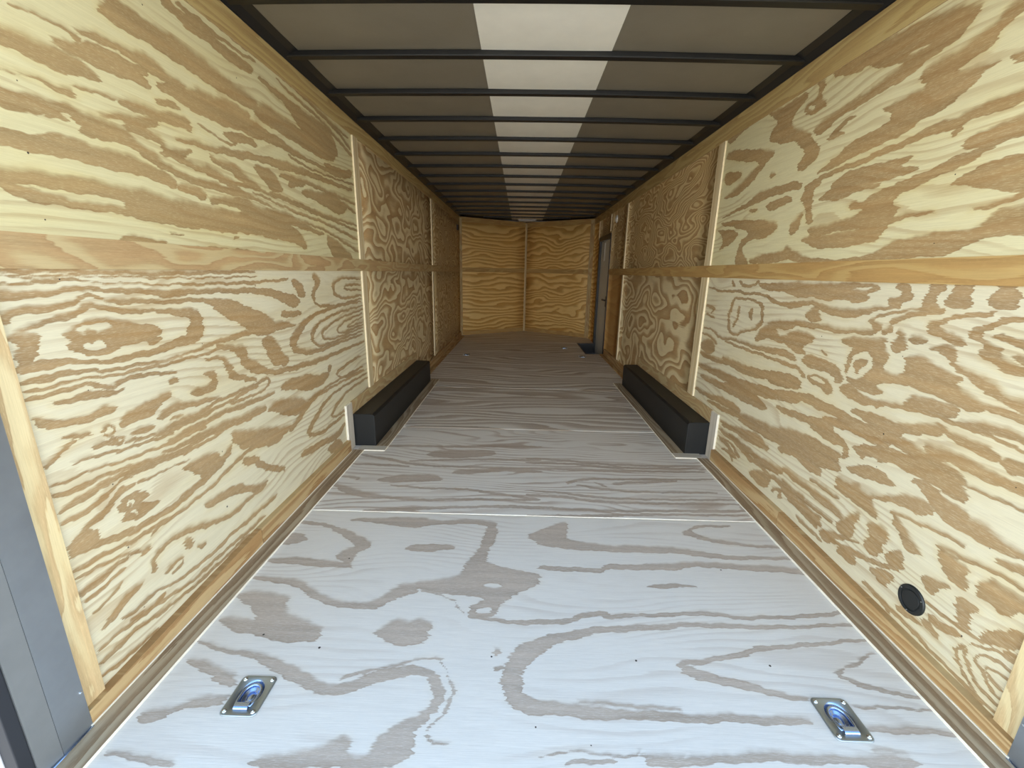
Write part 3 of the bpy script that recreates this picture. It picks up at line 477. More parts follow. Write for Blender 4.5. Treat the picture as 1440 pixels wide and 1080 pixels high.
L1787 535 1687 556 1628 534 1631 494 1605 499 1598 556 1674 587 1783 576
L2099 554 1953 550 1778 583 1702 577 1690 601 1772 616 1948 577 2093 569
L2139 411 1968 441 1844 458 1717 463 1642 469 1629 509 1700 513 1828 511 1959 497 2135 451
L2698 1058 2534 1069 2387 1052 2364 964 2430 910 2542 895 2613 856 2695 873 2730 942 2696 1020 2687 1064 2714 1066 2723 1022 2758 941 2723 863 2609 841 2534 886 2417 901 2336 962 2369 1060 2533 1081 2703 1072
L2634 1028 2636 965 2685 896 2656 893 2614 964 2612 1028
L2490 1029 2511 986 2468 958 2451 963 2464 990 2471 1028
L3080 1117 2880 1094 2692 1107 2541 1094 2413 1105 2287 1075 2189 1064 2186 1074 2281 1086 2412 1116 2542 1106 2694 1120 2880 1106 3075 1126
L2769 1168 2734 1137 2713 1141 2744 1172
L2679 1167 2617 1135 2475 1146 2439 1172 2462 1180 2485 1157 2614 1149 2656 1176
P2466 1166 2131 1165 2165 1139 2330 1124 2422 1143
L3083 986 2973 983 3008 954 2983 950 2931 999 3080 1001
L3086 938 2935 917 2925 928 3075 950
P2314 958 2252 974 2061 979 2094 949 2229 949 2153 906 2115 876 2275 888 2406 848 2385 901
L2383 911 2311 875 2273 895 2329 937
L3081 839 2911 836 2843 796 2628 817 2418 807 2242 813 2077 818 2016 812 2009 822 2068 844 2239 841 2413 825 2624 832 2835 811 2898 847 3077 849
L3101 798 2924 786 2859 751 2842 758 2909 798 3093 809
L2738 791 2509 784 2282 786 2089 779 1979 777 1952 750 1932 762 1972 788 2086 789 2278 797 2505 797 2732 802
L3098 647 2882 638 2648 657 2643 673 2864 669 3070 680
P3108 738 2943 788 2843 732 2907 671 3092 688
L2761 678 2482 643 2250 667 2072 703 1963 702 1950 736 2067 748 2250 715 2459 698 2742 701
L3095 557 2783 554 2497 552 2263 570 2072 602 1935 626 1931 652 2066 648 2251 631 2473 609 2754 604 3078 585
L3042 493 2835 488 2573 493 2371 495 2191 509 2172 539 2326 571 2541 563 2817 521 3024 515
L3105 384 2914 380 2635 404 2453 396 2417 444 2606 454 2898 408 3086 405
L2874 358 2611 360 2356 402 2180 408 2023 407 1882 411 1780 417 1765 452 1862 458 1999 457 2160 450 2346 430 2596 392 2861 375
L2655 281 2469 299 2285 326 2158 308 2122 352 2260 372 2463 317 2647 294
L2656 231 2475 230 2339 208 2234 190 2218 207 2322 225 2459 248 2642 248
L2656 181 2529 173 2407 131 2378 156 2509 191 2637 201
L2582 125 2471 138 2438 110 2419 121 2452 157 2572 142
L2084 559 1944 565 1819 565 1726 572 1723 584 1811 590 1937 587 2080 573
S1877 953 3
S1467 944 2
S1465 662 3
L2440 366 2206 377 2045 382 1906 404 1762 414 1630 427 1617 468 1742 474 1890 460 2026 443 2186 421 2412 414
L2625 266 2468 289 2286 287 2112 318 2103 350 2270 322 2458 307 2618 282
L2614 222 2451 227 2338 208 2181 202 2041 200 1889 192 1775 175 1766 189 1878 209 2031 215 2168 221 2323 225 2436 246 2602 239
L2602 191 2464 201 2370 149 2340 173 2451 214 2593 205
P2262 126 2166 184 2039 216 2034 148 2107 109
L2010 131 1958 172 1964 128 1938 139 1943 194 2020 145
L2345 330 2117 309 2093 341 2316 366
L2025 356 1896 382 1798 360 1717 367 1703 393 1767 414 1881 420 2020 385
L2223 201 2074 231 1969 244 1952 285 2058 274 2207 248
L1975 279 1875 269 1758 268 1670 260 1576 260 1552 262 1548 270 1566 277 1648 305 1744 296 1858 299 1961 300
L1956 224 1868 198 1787 218 1782 238 1851 229 1945 239
L1767 321 1676 326 1591 326 1587 336 1671 339 1762 334
L1781 606 1696 601 1560 627 1459 640 1373 637 1303 624 1223 623 1162 614 1156 642 1217 652 1294 660 1363 675 1454 679 1560 669 1694 640 1778 622
L1841 545 1684 534 1620 547 1614 570 1668 581 1827 579
P1589 563 1535 593 1468 617 1374 628 1324 618 1276 628 1216 622 1154 613 1142 569 1219 572 1293 577 1359 576 1449 581 1532 551 1567 550
P1599 467 1562 500 1483 530 1403 527 1355 512 1423 489 1507 467
P1617 427 1575 417 1517 440 1485 420 1417 443 1336 495 1263 517 1221 498 1259 461 1324 455 1394 442 1450 417 1425 388 1399 353 1450 359 1521 362 1576 354 1625 383
L1311 548 1279 558 1240 531 1191 519 1134 513 1126 546 1181 554 1228 560 1275 574 1313 560
P1186 519 1136 549 1122 500
L1369 403 1303 423 1211 437 1109 447 1108 455 1210 446 1302 433 1368 413
P1360 406 1309 404 1256 359 1230 337 1272 320 1296 358 1336 373
P1550 266 1483 354 1481 286 1489 219 1532 205 1576 217
P1663 143 1570 196 1429 229 1564 175 1608 111
P1439 321 1366 346 1344 325 1358 265 1390 212 1438 230 1414 263
P1331 277 1290 314 1281 258 1265 249 1317 230 1351 241
L1551 114 1507 122 1465 116 1444 149 1487 175 1548 140
L1481 155 1387 194 1277 236 1276 245 1386 205 1481 166
P1393 164 1338 199 1295 204 1276 191 1321 139 1349 153
P1206 276 1165 302 1129 299 1154 265 1190 262
P1190 392 1144 388 1094 402 1088 382 1104 327 1127 332 1159 345
L1809 190 1729 170 1659 190 1654 208 1715 199 1795 210
L1895 159 1723 150 1667 137 1658 150 1708 174 1882 180
L1283 620 1168 620 1071 618 1013 625 780 625 780 632 1013 632 1070 624 1167 627 1281 632
P1259 673 1200 699 1029 686 780 686 780 660 1022 660 1128 661 1205 662
P1101 728 1088 744 1045 743 780 743 780 708 1035 708 1067 702
P1306 557 1263 561 1223 546 1193 521 1141 529 1094 541 1031 528 982 519 780 519 780 502 977 502 1055 488 1128 484 1181 480 1251 518
L1035 456 970 466 780 466 780 486 970 486 1034 472
L1187 396 1129 408 1062 422 996 429 958 429 780 429 780 436 957 436 995 438 1061 431 1128 416 1187 405
P1185 395 1127 407 1101 372 1073 346 1091 319 1119 340 1158 359
P1204 270 1187 297 1152 300 1107 318 1145 273 1148 244 1172 244
P1056 373 1031 417 1008 401 981 412 953 415 780 415 780 384 944 384 971 332 996 343 1027 338 1045 334
P1094 292 1065 299 1028 308 1048 259 1048 222 1077 232
P1018 239 981 288 961 296 930 332 780 332 780 293 919 293 979 236 1014 225
L1169 202 1104 203 1043 217 1004 219 1003 226 1042 225 1102 211 1166 212
L1154 155 1107 159 1101 186 1147 183
L1262 106 1215 110 1163 119 1161 128 1211 125 1250 137
S1045 676 2
S1056 485 2
S1051 195 3
S1460 537 2
L1049 179 1054 139 1035 106 1011 81 961 64 919 66 918 72 959 71 1007 90 1029 116 1048 145 1044 180
L918 239 981 230 1039 187 1036 151 1008 124 985 98 940 89 919 97 918 103 938 97 982 105 1004 131 1032 157 1036 183 982 225 919 233
L914 209 970 206 1002 180 1006 151 973 137 952 112 924 115 923 122 949 121 969 146 1002 158 999 175 970 201 915 204
L915 184 953 178 973 158 950 139 923 140 921 148 947 147 970 161 953 171 916 179
L1311 92 1233 81 1126 73 1037 63 969 59 967 68 1034 72 1123 84 1230 90 1307 102
L1174 131 1105 124 1102 132 1163 159
P1135 177 1094 196 1048 203 1073 178 1113 164
L952 221 908 246 780 246 780 272 909 272 953 248
L1947 176 1858 168 1752 167 1653 161 1643 179 1738 191 1842 195 1929 204
L2045 207 1890 200 1737 214 1600 213 1595 226 1730 230 1881 217 2033 225
L1912 394 1798 402 1703 409 1695 429 1785 434 1898 428
L2527 243 2351 231 2196 234 2067 227 2055 243 2176 262 2329 261 2509 264
L1618 133 1504 161 1403 189 1314 214 1313 223 1401 202 1501 177 1615 146
L1617 611 1512 614 1434 621 1431 637 1509 635 1614 628
L1394 88 1327 84 1276 71 1270 83 1320 100 1387 105
L2416 33 2246 27 2130 25 2006 25 1994 44 2112 50 2226 53 2397 55
L1810 117 1704 102 1634 106 1628 119 1695 118 1801 131
L1628 366 1545 356 1482 362 1477 380 1537 375 1618 386
@FL
L-1138 1822 -990 1801 -886 1729 -786 1660 -820 1642 -864 1578 -769 1522 -768 1534 -814 1580 -789 1600 -755 1687 -889 1770 -997 1824 -1150 1850
P-1151 1718 -1100 1749 -1023 1706 -1059 1669 -1134 1648
L-1132 1535 -1017 1525 -884 1516 -762 1511 -768 1531 -901 1560 -1039 1570 -1141 1550
L-1117 1426 -1028 1419 -936 1397 -848 1342 -754 1304 -660 1293 -580 1301 -549 1351 -472 1397 -491 1433 -571 1383 -599 1334 -669 1318 -759 1329 -850 1380 -945 1434 -1040 1443 -1126 1442
P-1147 1343 -1087 1364 -973 1356 -922 1328 -915 1281 -842 1240 -774 1222 -726 1188 -738 1144 -872 1143 -949 1165 -1040 1181 -1127 1224 -1080 1241 -978 1214 -1040 1288
P-568 1189 -525 1221 -484 1254 -437 1235 -415 1147 -461 1140 -523 1162
L-1117 1123 -1018 1098 -917 1083 -823 1042 -740 1007 -670 970 -606 967 -539 981 -480 1013 -386 1038 -398 1066 -493 1036 -557 1010 -620 996 -673 1005 -738 1040 -829 1080 -923 1100 -1025 1113 -1124 1135
P-1116 1067 -1051 1061 -976 1039 -917 1017 -907 979 -958 992 -1022 1021 -1090 1043
P-1112 875 -1109 901 -1028 917 -969 947 -906 957 -901 929 -984 912 -1041 884 -1089 863
L-1103 789 -1017 780 -950 771 -921 764 -924 773 -958 786 -1026 793 -1109 796
P-730 783 -683 806 -614 814 -571 827 -527 855 -492 847 -493 818 -449 814 -436 849 -403 887 -356 907 -329 796 -471 791 -584 777 -718 773
S-925 1168 4
S-715 1124 5
S-792 1572 4
P-946 1866 -555 1907 -476 1868 -338 1896 -184 1883 -169 1823 -183 1692 -218 1591 -174 1547 24 1512 12 1455 -54 1400 -109 1373 -143 1336 -140 1279 -242 1275 -247 1320 -180 1358 -272 1379 -383 1387 -431 1397 -486 1434 -414 1451 -287 1498 -289 1588 -226 1690 -234 1781 -217 1860 -449 1849 -577 1803 -762 1844
H-215 1446 -130 1449 -129 1423 -194 1420
H-220 1309 -160 1323 -158 1289 -208 1282
L-717 1303 -597 1293 -542 1334 -484 1377 -448 1384 -454 1422 -512 1439 -572 1376 -609 1318 -723 1321
L-909 1761 -817 1692 -756 1678 -808 1632 -805 1544 -776 1526 -774 1596 -722 1671 -821 1740 -911 1794
L-567 1637 -472 1632 -350 1657 -353 1677 -485 1691 -574 1660
P-26 1772 49 1833 159 1900 178 1859 149 1799 165 1744 314 1715 503 1698 670 1688 663 1671 410 1668 201 1675 53 1694 11 1727
L24 1536 142 1534 270 1525 295 1553 433 1553 623 1559 634 1590 440 1580 299 1583 273 1549 146 1558 26 1560
L-242 1271 -147 1251 -21 1244 114 1258 187 1287 228 1299 268 1281 358 1298 532 1308 537 1322 361 1311 273 1299 234 1322 186 1308 114 1277 -21 1263 -147 1263 -242 1279
P-569 1194 -525 1221 -493 1254 -461 1229 -431 1246 -410 1263 -365 1227 -369 1187 -393 1152 -444 1137 -496 1153
L519 1273 355 1256 227 1248 106 1222 19 1195 -58 1162 -105 1093 -112 1020 -88 952 -19 926 77 932 167 919 269 929 392 924 400 943 275 949 176 953 83 967 -10 967 -48 992 -55 1027 -50 1067 -21 1106 31 1151 109 1189 225 1222 350 1235 512 1251
L406 961 280 967 111 975 109 967 277 960 403 954
L-583 983 -520 1006 -459 1038 -377 1044 -338 1026 -313 989 -304 949 -330 917 -395 894 -432 850 -415 841 -456 808 -515 812 -498 769 -439 777 -352 793 -374 838 -370 869 -317 900 -278 938 -287 997 -323 1050 -380 1069 -471 1061 -533 1024 -593 997
H-502 823 -478 859 -440 843 -447 808 -489 807
L-527 837 -503 841 -506 852 -534 860
L-599 1018 -501 1050 -400 1087 -314 1103 -290 1047 -260 994 -262 925 -318 878 -299 846 -253 836 -252 839 -297 849 -315 876 -259 923 -256 995 -287 1048 -313 1108 -402 1091 -504 1054 -602 1022
L-147 1118 -132 1126 -132 1135 -148 1141
L-135 1062 -113 1070 -115 1079 -138 1077
L-12 821 62 835 153 832 249 827 260 840 257 841 250 830 154 836 62 838 -13 824
L59 805 180 815 181 821 59 813
L453 1450 518 1449 585 1456 588 1464 523 1465 455 1458
L-429 1389 -363 1373 -306 1351 -261 1284 -259 1287 -304 1355 -362 1377 -430 1394
S-151 1111 3
S313 1114 4
S128 853 2
S-16 895 2
L721 1819 762 1796 846 1756 1008 1731 1158 1729 1167 1744 1017 1746 858 1778 777 1822 756 1874
L752 1847 822 1882 975 1890 983 1906 827 1899 756 1867
L347 1669 486 1676 662 1669 805 1638 962 1642 1205 1653 1214 1666 973 1662 820 1668 678 1707 498 1719 356 1712
L323 1546 525 1563 733 1587 875 1571 1000 1565 1188 1550 1210 1581 1024 1603 891 1601 746 1618 534 1593 328 1577
L443 1450 529 1455 642 1458 646 1466 535 1474 445 1458
L269 1282 358 1298 496 1302 569 1316 660 1309 732 1298 873 1307 1009 1319 1185 1349 1196 1365 1018 1335 881 1321 739 1312 668 1325 575 1332 501 1318 361 1311 271 1298
L257 1221 385 1243 556 1260 720 1257 888 1260 1167 1292 1173 1301 897 1277 729 1274 563 1278 389 1260 260 1242
L1181 1237 933 1204 756 1187 645 1154 541 1127 441 1116 463 1056 542 1046 625 1026 699 1007 784 997 792 1007 711 1021 642 1049 558 1070 491 1095 447 1100 537 1113 640 1138 748 1168 926 1192 1175 1229
L1124 1176 1014 1134 921 1085 971 1047 1050 1029 1141 1013 1147 1019 1059 1038 986 1061 941 1091 1011 1123 1121 1169
L896 981 991 982 1150 979 1155 983 996 988 902 988
L196 925 295 928 391 920 525 928 621 925 751 925 762 941 633 945 535 948 399 940 303 952 201 948
L891 913 1000 914 1143 910 1152 919 1015 930 904 930
L261 829 359 832 361 838 263 835
L267 805 414 818 540 831 658 828 780 831 863 824 949 822 972 844 893 858 790 845 673 851 550 851 420 834 272 827
L867 866 953 859 956 862 872 872
S313 1114 4
S737 1111 4
S786 1567 4
@FM
L-1121 2611 -951 2560 -770 2491 -584 2468 -315 2471 65 2468 66 2488 -317 2492 -587 2489 -776 2522 -959 2593 -1127 2634
L-1138 2474 -967 2469 -761 2458 -766 2478 -975 2495 -1146 2495
P-922 2269 -818 2343 -672 2363 -563 2357 -508 2292 -610 2275 -813 2253
L-801 2213 -590 2183 -390 2192 -186 2143 48 2090 50 2105 -186 2162 -392 2212 -593 2199 -805 2230
L-1132 2212 -1024 2111 -940 2084 -797 2068 -601 2054 -374 2073 49 2090 49 2105 -377 2096 -605 2073 -804 2094 -956 2141 -1038 2184 -1136 2238
L-1147 2304 -1002 2283 -1034 2285 -1023 2264 -1010 2313 -1153 2322
L-864 1934 -703 1943 -545 1974 -363 1995 -132 2012 45 2003 46 2028 -133 2037 -366 2012 -551 1998 -713 1977 -871 1954
L-1136 2760 -843 2782 -592 2775 -221 2808 81 2821 82 2846 -222 2840 -597 2807 -851 2813 -1145 2785
P-713 2648 -633 2727 -460 2722 -242 2751 -214 2678 -445 2607 -611 2611
L-781 2538 -442 2582 71 2599 72 2621 -445 2604 -785 2554
P-502 2385 -424 2450 -202 2463 65 2466 63 2417 -201 2438 -361 2381
L216 2284 283 2336 402 2356 615 2357 1114 2384 1123 2403 620 2375 405 2375 284 2359 214 2313
L273 2272 380 2233 576 2203 1063 2221 1071 2237 582 2223 385 2254 277 2289
L484 2288 605 2318 877 2349 884 2367 612 2345 489 2318
L372 2312 435 2260 441 2276 377 2325
L-28 2143 167 2130 355 2084 641 2082 1123 2097 1133 2116 647 2100 360 2106 171 2153 -27 2159
L-27 2195 172 2173 363 2133 557 2126 850 2131 1128 2146 1135 2162 855 2147 561 2141 367 2152 174 2189 -27 2207
L-29 2021 156 2002 431 1990 714 2013 1134 2026 1145 2047 721 2034 436 2011 158 2023 -29 2038
L-30 1926 331 1942 610 1976 1141 1986 1150 2003 615 1993 335 1965 -30 1946
L-22 2621 211 2605 437 2564 776 2545 1102 2567 1111 2588 784 2572 443 2591 214 2633 -22 2644
L-23 2553 264 2554 540 2506 1109 2528 1118 2549 546 2532 267 2581 -23 2575
L-24 2476 199 2471 475 2462 1090 2482 1099 2503 481 2492 202 2501 -24 2496"""
SH = {}
for ln in FIG.split('\n'):
    if ln[:1] == '@': cur = SH.setdefault(ln[1:], [])
    elif ln: cur.append((ln[0], np.array([float(q) for q in ln[1:].split()])/1000.0))
def field(key, us, vs):
    U, V = np.meshgrid(us, vs); q = len(key)+ord(key[0]); U0, V0 = U, V
    U = U0 + 0.005*np.sin(31*V0+17*U0+q) + 0.0035*np.sin(83*V0-41*U0+2*q) + 0.002*np.sin(190*V0+60*U0+q)
    V = V0 + 0.0022*np.sin(37*U0+21*V0+q) + 0.0016*np.sin(88*U0-53*V0+3*q) + 0.0008*np.sin(201*U0+q)
    D = np.full(U.shape, 0.05); K = 0.05
    for k, c in SH[key]:
        if k == 'S': continue
        p = c.reshape(-1, 2)
        for _ in range(2 if k in 'PH' and len(p) < 60 else 1):          # round the corners
            n_ = np.roll(p, -1, axis=0); p = np.stack([0.78*p+0.22*n_, 0.22*p+0.78*n_], 1).reshape(-1, 2)
        i0, i1 = np.searchsorted(us, [p[:,0].min()-K, p[:,0].max()+K]); j0, j1 = np.searchsorted(vs, [p[:,1].min()-K, p[:,1].max()+K])
        if i1-i0 < 1 or j1-j0 < 1: continue
        X = U[j0:j1, i0:i1]; Yv = V[j0:j1, i0:i1]; dist = np.full(X.shape, 9.0); wnd = np.zeros(X.shape)
        for a, b in zip(p, np.roll(p, -1, axis=0)):
            e = b-a; L = e@e
            if L < 1e-12: continue
            tt = np.clip(((X-a[0])*e[0]+(Yv-a[1])*e[1])/L, 0, 1)
            dist = np.minimum(dist, np.hypot(X-a[0]-tt*e[0], Yv-a[1]-tt*e[1]))
            cr = e[0]*(Yv-a[1])-e[1]*(X-a[0])
            wnd += ((a[1] <= Yv) & (b[1] > Yv) & (cr > 0)).astype(float) - ((a[1] > Yv) & (b[1] <= Yv) & (cr < 0)).astype(float)
        sd = np.where(wnd != 0, -dist, dist); S = D[j0:j1, i0:i1]
        D[j0:j1, i0:i1] = np.maximum(S, -sd) if k == 'H' else np.minimum(S, sd)
    D = np.clip(D, -0.05, 0.05); J = np.abs(np.gradient(D, us, axis=1))
    J = (J + np.roll(J,1,0) + np.roll(J,-1,0) + np.roll(J,1,1) + np.roll(J,-1,1))/5
    G = np.gradient(D, vs, axis=0)
    G = (G + np.roll(G,1,0) + np.roll(G,-1,0) + np.roll(G,2,0) + np.roll(G,-2,0))/5
    return D, np.clip(J, 0, 1), np.clip(G, 0, 1)
def sheet(name, F, us, vs, mat, edge, parent=None, t=0.009, key=None, holes=(), n0=0.0):
    """a sheet of plywood whose face (at n0) is a grid; body reaches t behind it"""
    us = np.asarray(us, float); vs = np.asarray(vs, float); nu, nv = len(us), len(vs)
    Ug, Vg = np.meshgrid(us, vs); uu = Ug.ravel(); vv = Vg.ravel()
    O, U, V, N = (np.array(q) for q in (F.O, F.U, F.V, F.N))
    P = O + np.outer(uu, U) + np.outer(vv, V) + N*n0
    i = np.arange(nu-1); j = np.arange(nv-1); I, J = np.meshgrid(i, j); I = I.ravel(); J = J.ravel()
    cu = (us[I]+us[I+1])/2; cv = (vs[J]+vs[J+1])/2; keep = np.ones(len(I), bool)
    for (a, b, c, d) in holes: keep &= ~((cu > a) & (cu < b) & (cv > c) & (cv < d))
    I = I[keep]; J = J[keep]
    a = J*nu+I; quads = np.stack([a, a+1, a+nu+1, a+nu], 1)
    if np.dot(np.cross(U, V), N) < 0: quads = quads[:, ::-1]
    # rim and back
    ring = [(x, 0) for x in range(nu)] + [(nu-1, y) for y in range(1, nv)] + [(x, nv-1) for x in range(nu-2, -1, -1)] + [(0, y) for y in range(nv-2, 0, -1)]
    ridx = np.array([y*nu+x for x, y in ring]); nb = len(P); Pb = P[ridx] - N*t
    Pall = np.vstack([P, Pb]); m_ = len(ridx); k = np.arange(m_); k2 = (k+1) % m_
    side = np.stack([ridx[k], nb+k, nb+k2, ridx[k2]], 1)
    fl = np.vstack([quads, side]).astype(np.int32)
    me = bpy.data.meshes.new(name); me.vertices.add(len(Pall)); me.vertices.foreach_set('co', Pall.astype(np.float32).ravel())
    me.loops.add(fl.size); me.loops.foreach_set('vertex_index', fl.ravel())
    me.polygons.add(len(fl)); me.polygons.foreach_set('loop_start', np.arange(0, fl.size, 4, dtype=np.int32))
    me.materials.append(mat); me.materials.append(edge)
    mi = np.zeros(len(fl), np.int32); mi[len(quads):] = 1; me.polygons.foreach_set('material_index', mi)
    me.update(calc_edges=True)
    uvv = np.vstack([np.stack([uu, vv], 1), np.stack([uu[ridx], vv[ridx]], 1)])
    l = me.uv_layers.new(name='grain'); l.data.foreach_set('uv', uvv[fl.ravel()].astype(np.float32).ravel())
    if key:
        D, Jg, Sd = field(key, us, vs)
        for nm, arr in (('fig', D), ('jag', Jg), ('side', Sd)):
            at = me.attributes.new(nm, 'FLOAT', 'POINT'); q = np.concatenate([arr.ravel(), arr.ravel()[ridx]]); at.data.foreach_set('value', q.astype(np.float32))
    me.validate()
    return link(name, me, parent)
def specks(key, ):
    return [(c[0], c[1], c[2]*0.8) for k, c in SH[key] if k == 'S']
def rng(a, b, step): return np.linspace(a, b, max(2, int(round((b-a)/step))+1))
# ------------------------------------------------------------------ materials
FL_L = (0.74, 0.70, 0.64, 1); FL_D = (0.41, 0.325, 0.25, 1)
M = {}
M['UL'] = wood('ply_figure_upper_left', mode='fig', seed=1.1, specks=specks('UL'), light=(0.66, 0.60, 0.35, 1), dark=(0.325, 0.205, 0.083, 1))
M['LL'] = wood('ply_figure_lower_left', mode='fig', seed=2.3, specks=specks('LL'))
M['UR'] = wood('ply_figure_upper_right', mode='fig', seed=3.7, specks=specks('UR'), light=(0.69, 0.63, 0.38, 1))
M['LR'] = wood('ply_figure_lower_right', mode='fig', seed=4.9, specks=specks('LR'))
M['FL'] = wood('floor_figure', FL_L, FL_D, 'fig', seed=6.1, specks=specks('FL'), amber=0.1, rough=0.5, extra=(0.04, 0.30))
M['FM'] = wood('floor_figure_second', FL_L, FL_D, 'fig', seed=7.7, amber=0.1, rough=0.5, extra=(0.35, 0.95), k2=20.0)
M['F2'] = wood('floor_lines', FL_L, (0.39, 0.31, 0.235, 1), 'gen', kv=8, A=8, au=0.6, av=2.6, seed=8.2, det=1.5, jag=0.2, width=0.48, amber=0.1, rough=0.5)
M['F3'] = wood('floor_lines_far', FL_L, (0.37, 0.29, 0.215, 1), 'gen', kv=10, A=7, au=0.6, av=2.2, seed=12.9, det=1.5, jag=0.18, width=0.4, amber=0.1, rough=0.5)
M['burl1'] = wood('ply_swirl_upper_left', mode='gen', kv=3, A=15, au=1.5, av=2.4, seed=9.4, jag=0.10, width=0.45, light=(0.74, 0.62, 0.37, 1), dark=(0.37, 0.21, 0.08, 1))
M['burl2'] = wood('ply_swirl_lower_left', mode='gen', kv=3, A=17, au=1.6, av=2.6, seed=10.8, jag=0.10, width=0.45, light=(0.74, 0.62, 0.37, 1), dark=(0.37, 0.21, 0.08, 1))
M['burl3'] = wood('ply_swirl_upper_right', mode='gen', kv=4, A=25, au=1.5, av=3.4, seed=11.3, jag=0.10, width=0.5, light=(0.70, 0.55, 0.29, 1), dark=(0.36, 0.195, 0.07, 1))
M['burl4'] = wood('ply_swirl_lower_right', mode='gen', kv=2.5, A=13, au=1.3, av=2.2, seed=13.6, jag=0.10, width=0.45, light=(0.74, 0.62, 0.37, 1), dark=(0.37, 0.21, 0.08, 1))
M['burl5'] = wood('ply_swirl_far', mode='gen', kv=4, A=20, au=1.6, av=2.8, seed=14.1, jag=0.12, width=0.45, light=(0.70, 0.56, 0.31, 1), dark=(0.38, 0.22, 0.085, 1))
M['orange'] = wood('ply_orange', (0.60, 0.36, 0.13, 1), (0.50, 0.27, 0.085, 1), 'gen', kv=6, A=6, au=0.6, av=2, seed=15.5)
M['nose1'] = wood('nose_figure_left', (0.82, 0.57, 0.22, 1), (0.48, 0.245, 0.055, 1), 'gen', kv=13, A=6, au=0.9, av=2.6, seed=16.2, jag=0.2, width=0.42)
M['nose2'] = wood('nose_figure_right', (0.82, 0.57, 0.22, 1), (0.48, 0.245, 0.055, 1), 'gen', kv=13, A=9, au=1.3, av=2.2, seed=18.7, jag=0.2, width=0.42)
M['strip'] = wood('brown_strip_face', (0.55, 0.43, 0.225, 1), (0.42, 0.265, 0.12, 1), 'gen', kv=6, A=8, au=1.8, av=6, jag=0.2, seed=19.1, width=0.55)
M['strip_r'] = wood('brown_strip_face_right', (0.52, 0.35, 0.135, 1), (0.40, 0.235, 0.08, 1), 'gen', kv=12, A=8, au=1.2, av=8, jag=0.2, seed=20.1, width=0.5)
M['tops'] = wood('top_strip_face', (0.56, 0.43, 0.19, 1), (0.42, 0.28, 0.11, 1), 'gen', kv=12, A=8, au=0.9, av=7, jag=0.2, seed=21.3, width=0.5)
M['base'] = wood('baseboard_face', (0.56, 0.40, 0.20, 1), (0.36, 0.20, 0.075, 1), 'gen', kv=20, A=7, au=0.9, av=8, seed=22.7, width=0.5, jag=0.3)
M['baseflat'] = wood('floor_trim_face', (0.46, 0.37, 0.25, 1), (0.25, 0.165, 0.09, 1), 'gen', kv=26, A=7, au=0.7, av=8, seed=23.3, width=0.5, jag=0.3)
M['rear'] = wood('rear_strip_face', (0.76, 0.63, 0.36, 1), (0.56, 0.39, 0.19, 1), 'gen', kv=8, A=7, au=2.2, av=9, jag=0.2, seed=24.9, width=0.45)
M['batten'] = wood('batten_face', (0.70, 0.58, 0.36, 1), (0.58, 0.44, 0.24, 1), 'gen', kv=18, A=2, au=0.4, av=5, seed=25.7, width=0.4)
M['edge'] = plain('pale_sawn_edge', (0.86, 0.80, 0.66, 1), 0.7, var=0.06, vscale=60)
M['edge_w'] = plain('golden_sawn_edge', (0.86, 0.74, 0.50, 1), 0.7, var=0.06, vscale=60)
M['edge_b'] = plain('brown_sawn_edge', (0.52, 0.38, 0.2, 1), 0.7, var=0.1, vscale=60)
M['shim'] = wood('shim_face', (0.60, 0.55, 0.46, 1), (0.50, 0.44, 0.35, 1), 'gen', kv=14, A=3, au=0.5, av=5, seed=27.1, width=0.4)
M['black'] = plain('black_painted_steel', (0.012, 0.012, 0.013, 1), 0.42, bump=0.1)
M['bow'] = plain('black_bow_steel', (0.007, 0.007, 0.007, 1), 0.45)
M['boxm'] = plain('black_box_steel', (0.010, 0.011, 0.011, 1), 0.5, bump=0.15, var=0.15)
M['ceil'] = plain('grey_brown_roof_lining', (0.225, 0.20, 0.155, 1), 0.42, bump=0.2, bscale=90, var=0.06, vscale=5)
M['ceilc'] = plain('pale_roof_lining', (0.92, 0.90, 0.82, 1), 0.5, bump=0.12, bscale=90, var=0.03, vscale=8)
M['skin'] = plain('outer_skin_metal', (0.5, 0.5, 0.5, 1), 0.4)
M['galv'] = plain('galvanised_sheet', (0.34, 0.37, 0.40, 1), 0.45, 0.8, var=0.08, vscale=8)
M['postg'] = plain('grey_post_paint', (0.20, 0.21, 0.21, 1), 0.5, 0.3, var=0.08, vscale=8)
M['zinc'] = plain('zinc_plate', (0.36, 0.40, 0.41, 1), 0.42, 0.9, bump=0.15, bscale=300)
M['zincblue'] = plain('bluish_zinc', (0.42, 0.53, 0.74, 1), 0.27, 1.0)
M['chrome'] = plain('bright_bolt', (0.75, 0.8, 0.84, 1), 0.2, 1.0)
M['rubber'] = plain('black_rubber', (0.02, 0.023, 0.03, 1), 0.6)
M['doorp'] = plain('pale_grey_door_skin', (0.62, 0.64, 0.60, 1), 0.45)
M['ventp'] = plain('black_plastic', (0.014, 0.015, 0.014, 1), 0.45)
M['white'] = plain('white_plastic', (0.85, 0.85, 0.82, 1), 0.35)
M['screw'] = plain('screw_steel', (0.6, 0.6, 0.58, 1), 0.3, 1.0)
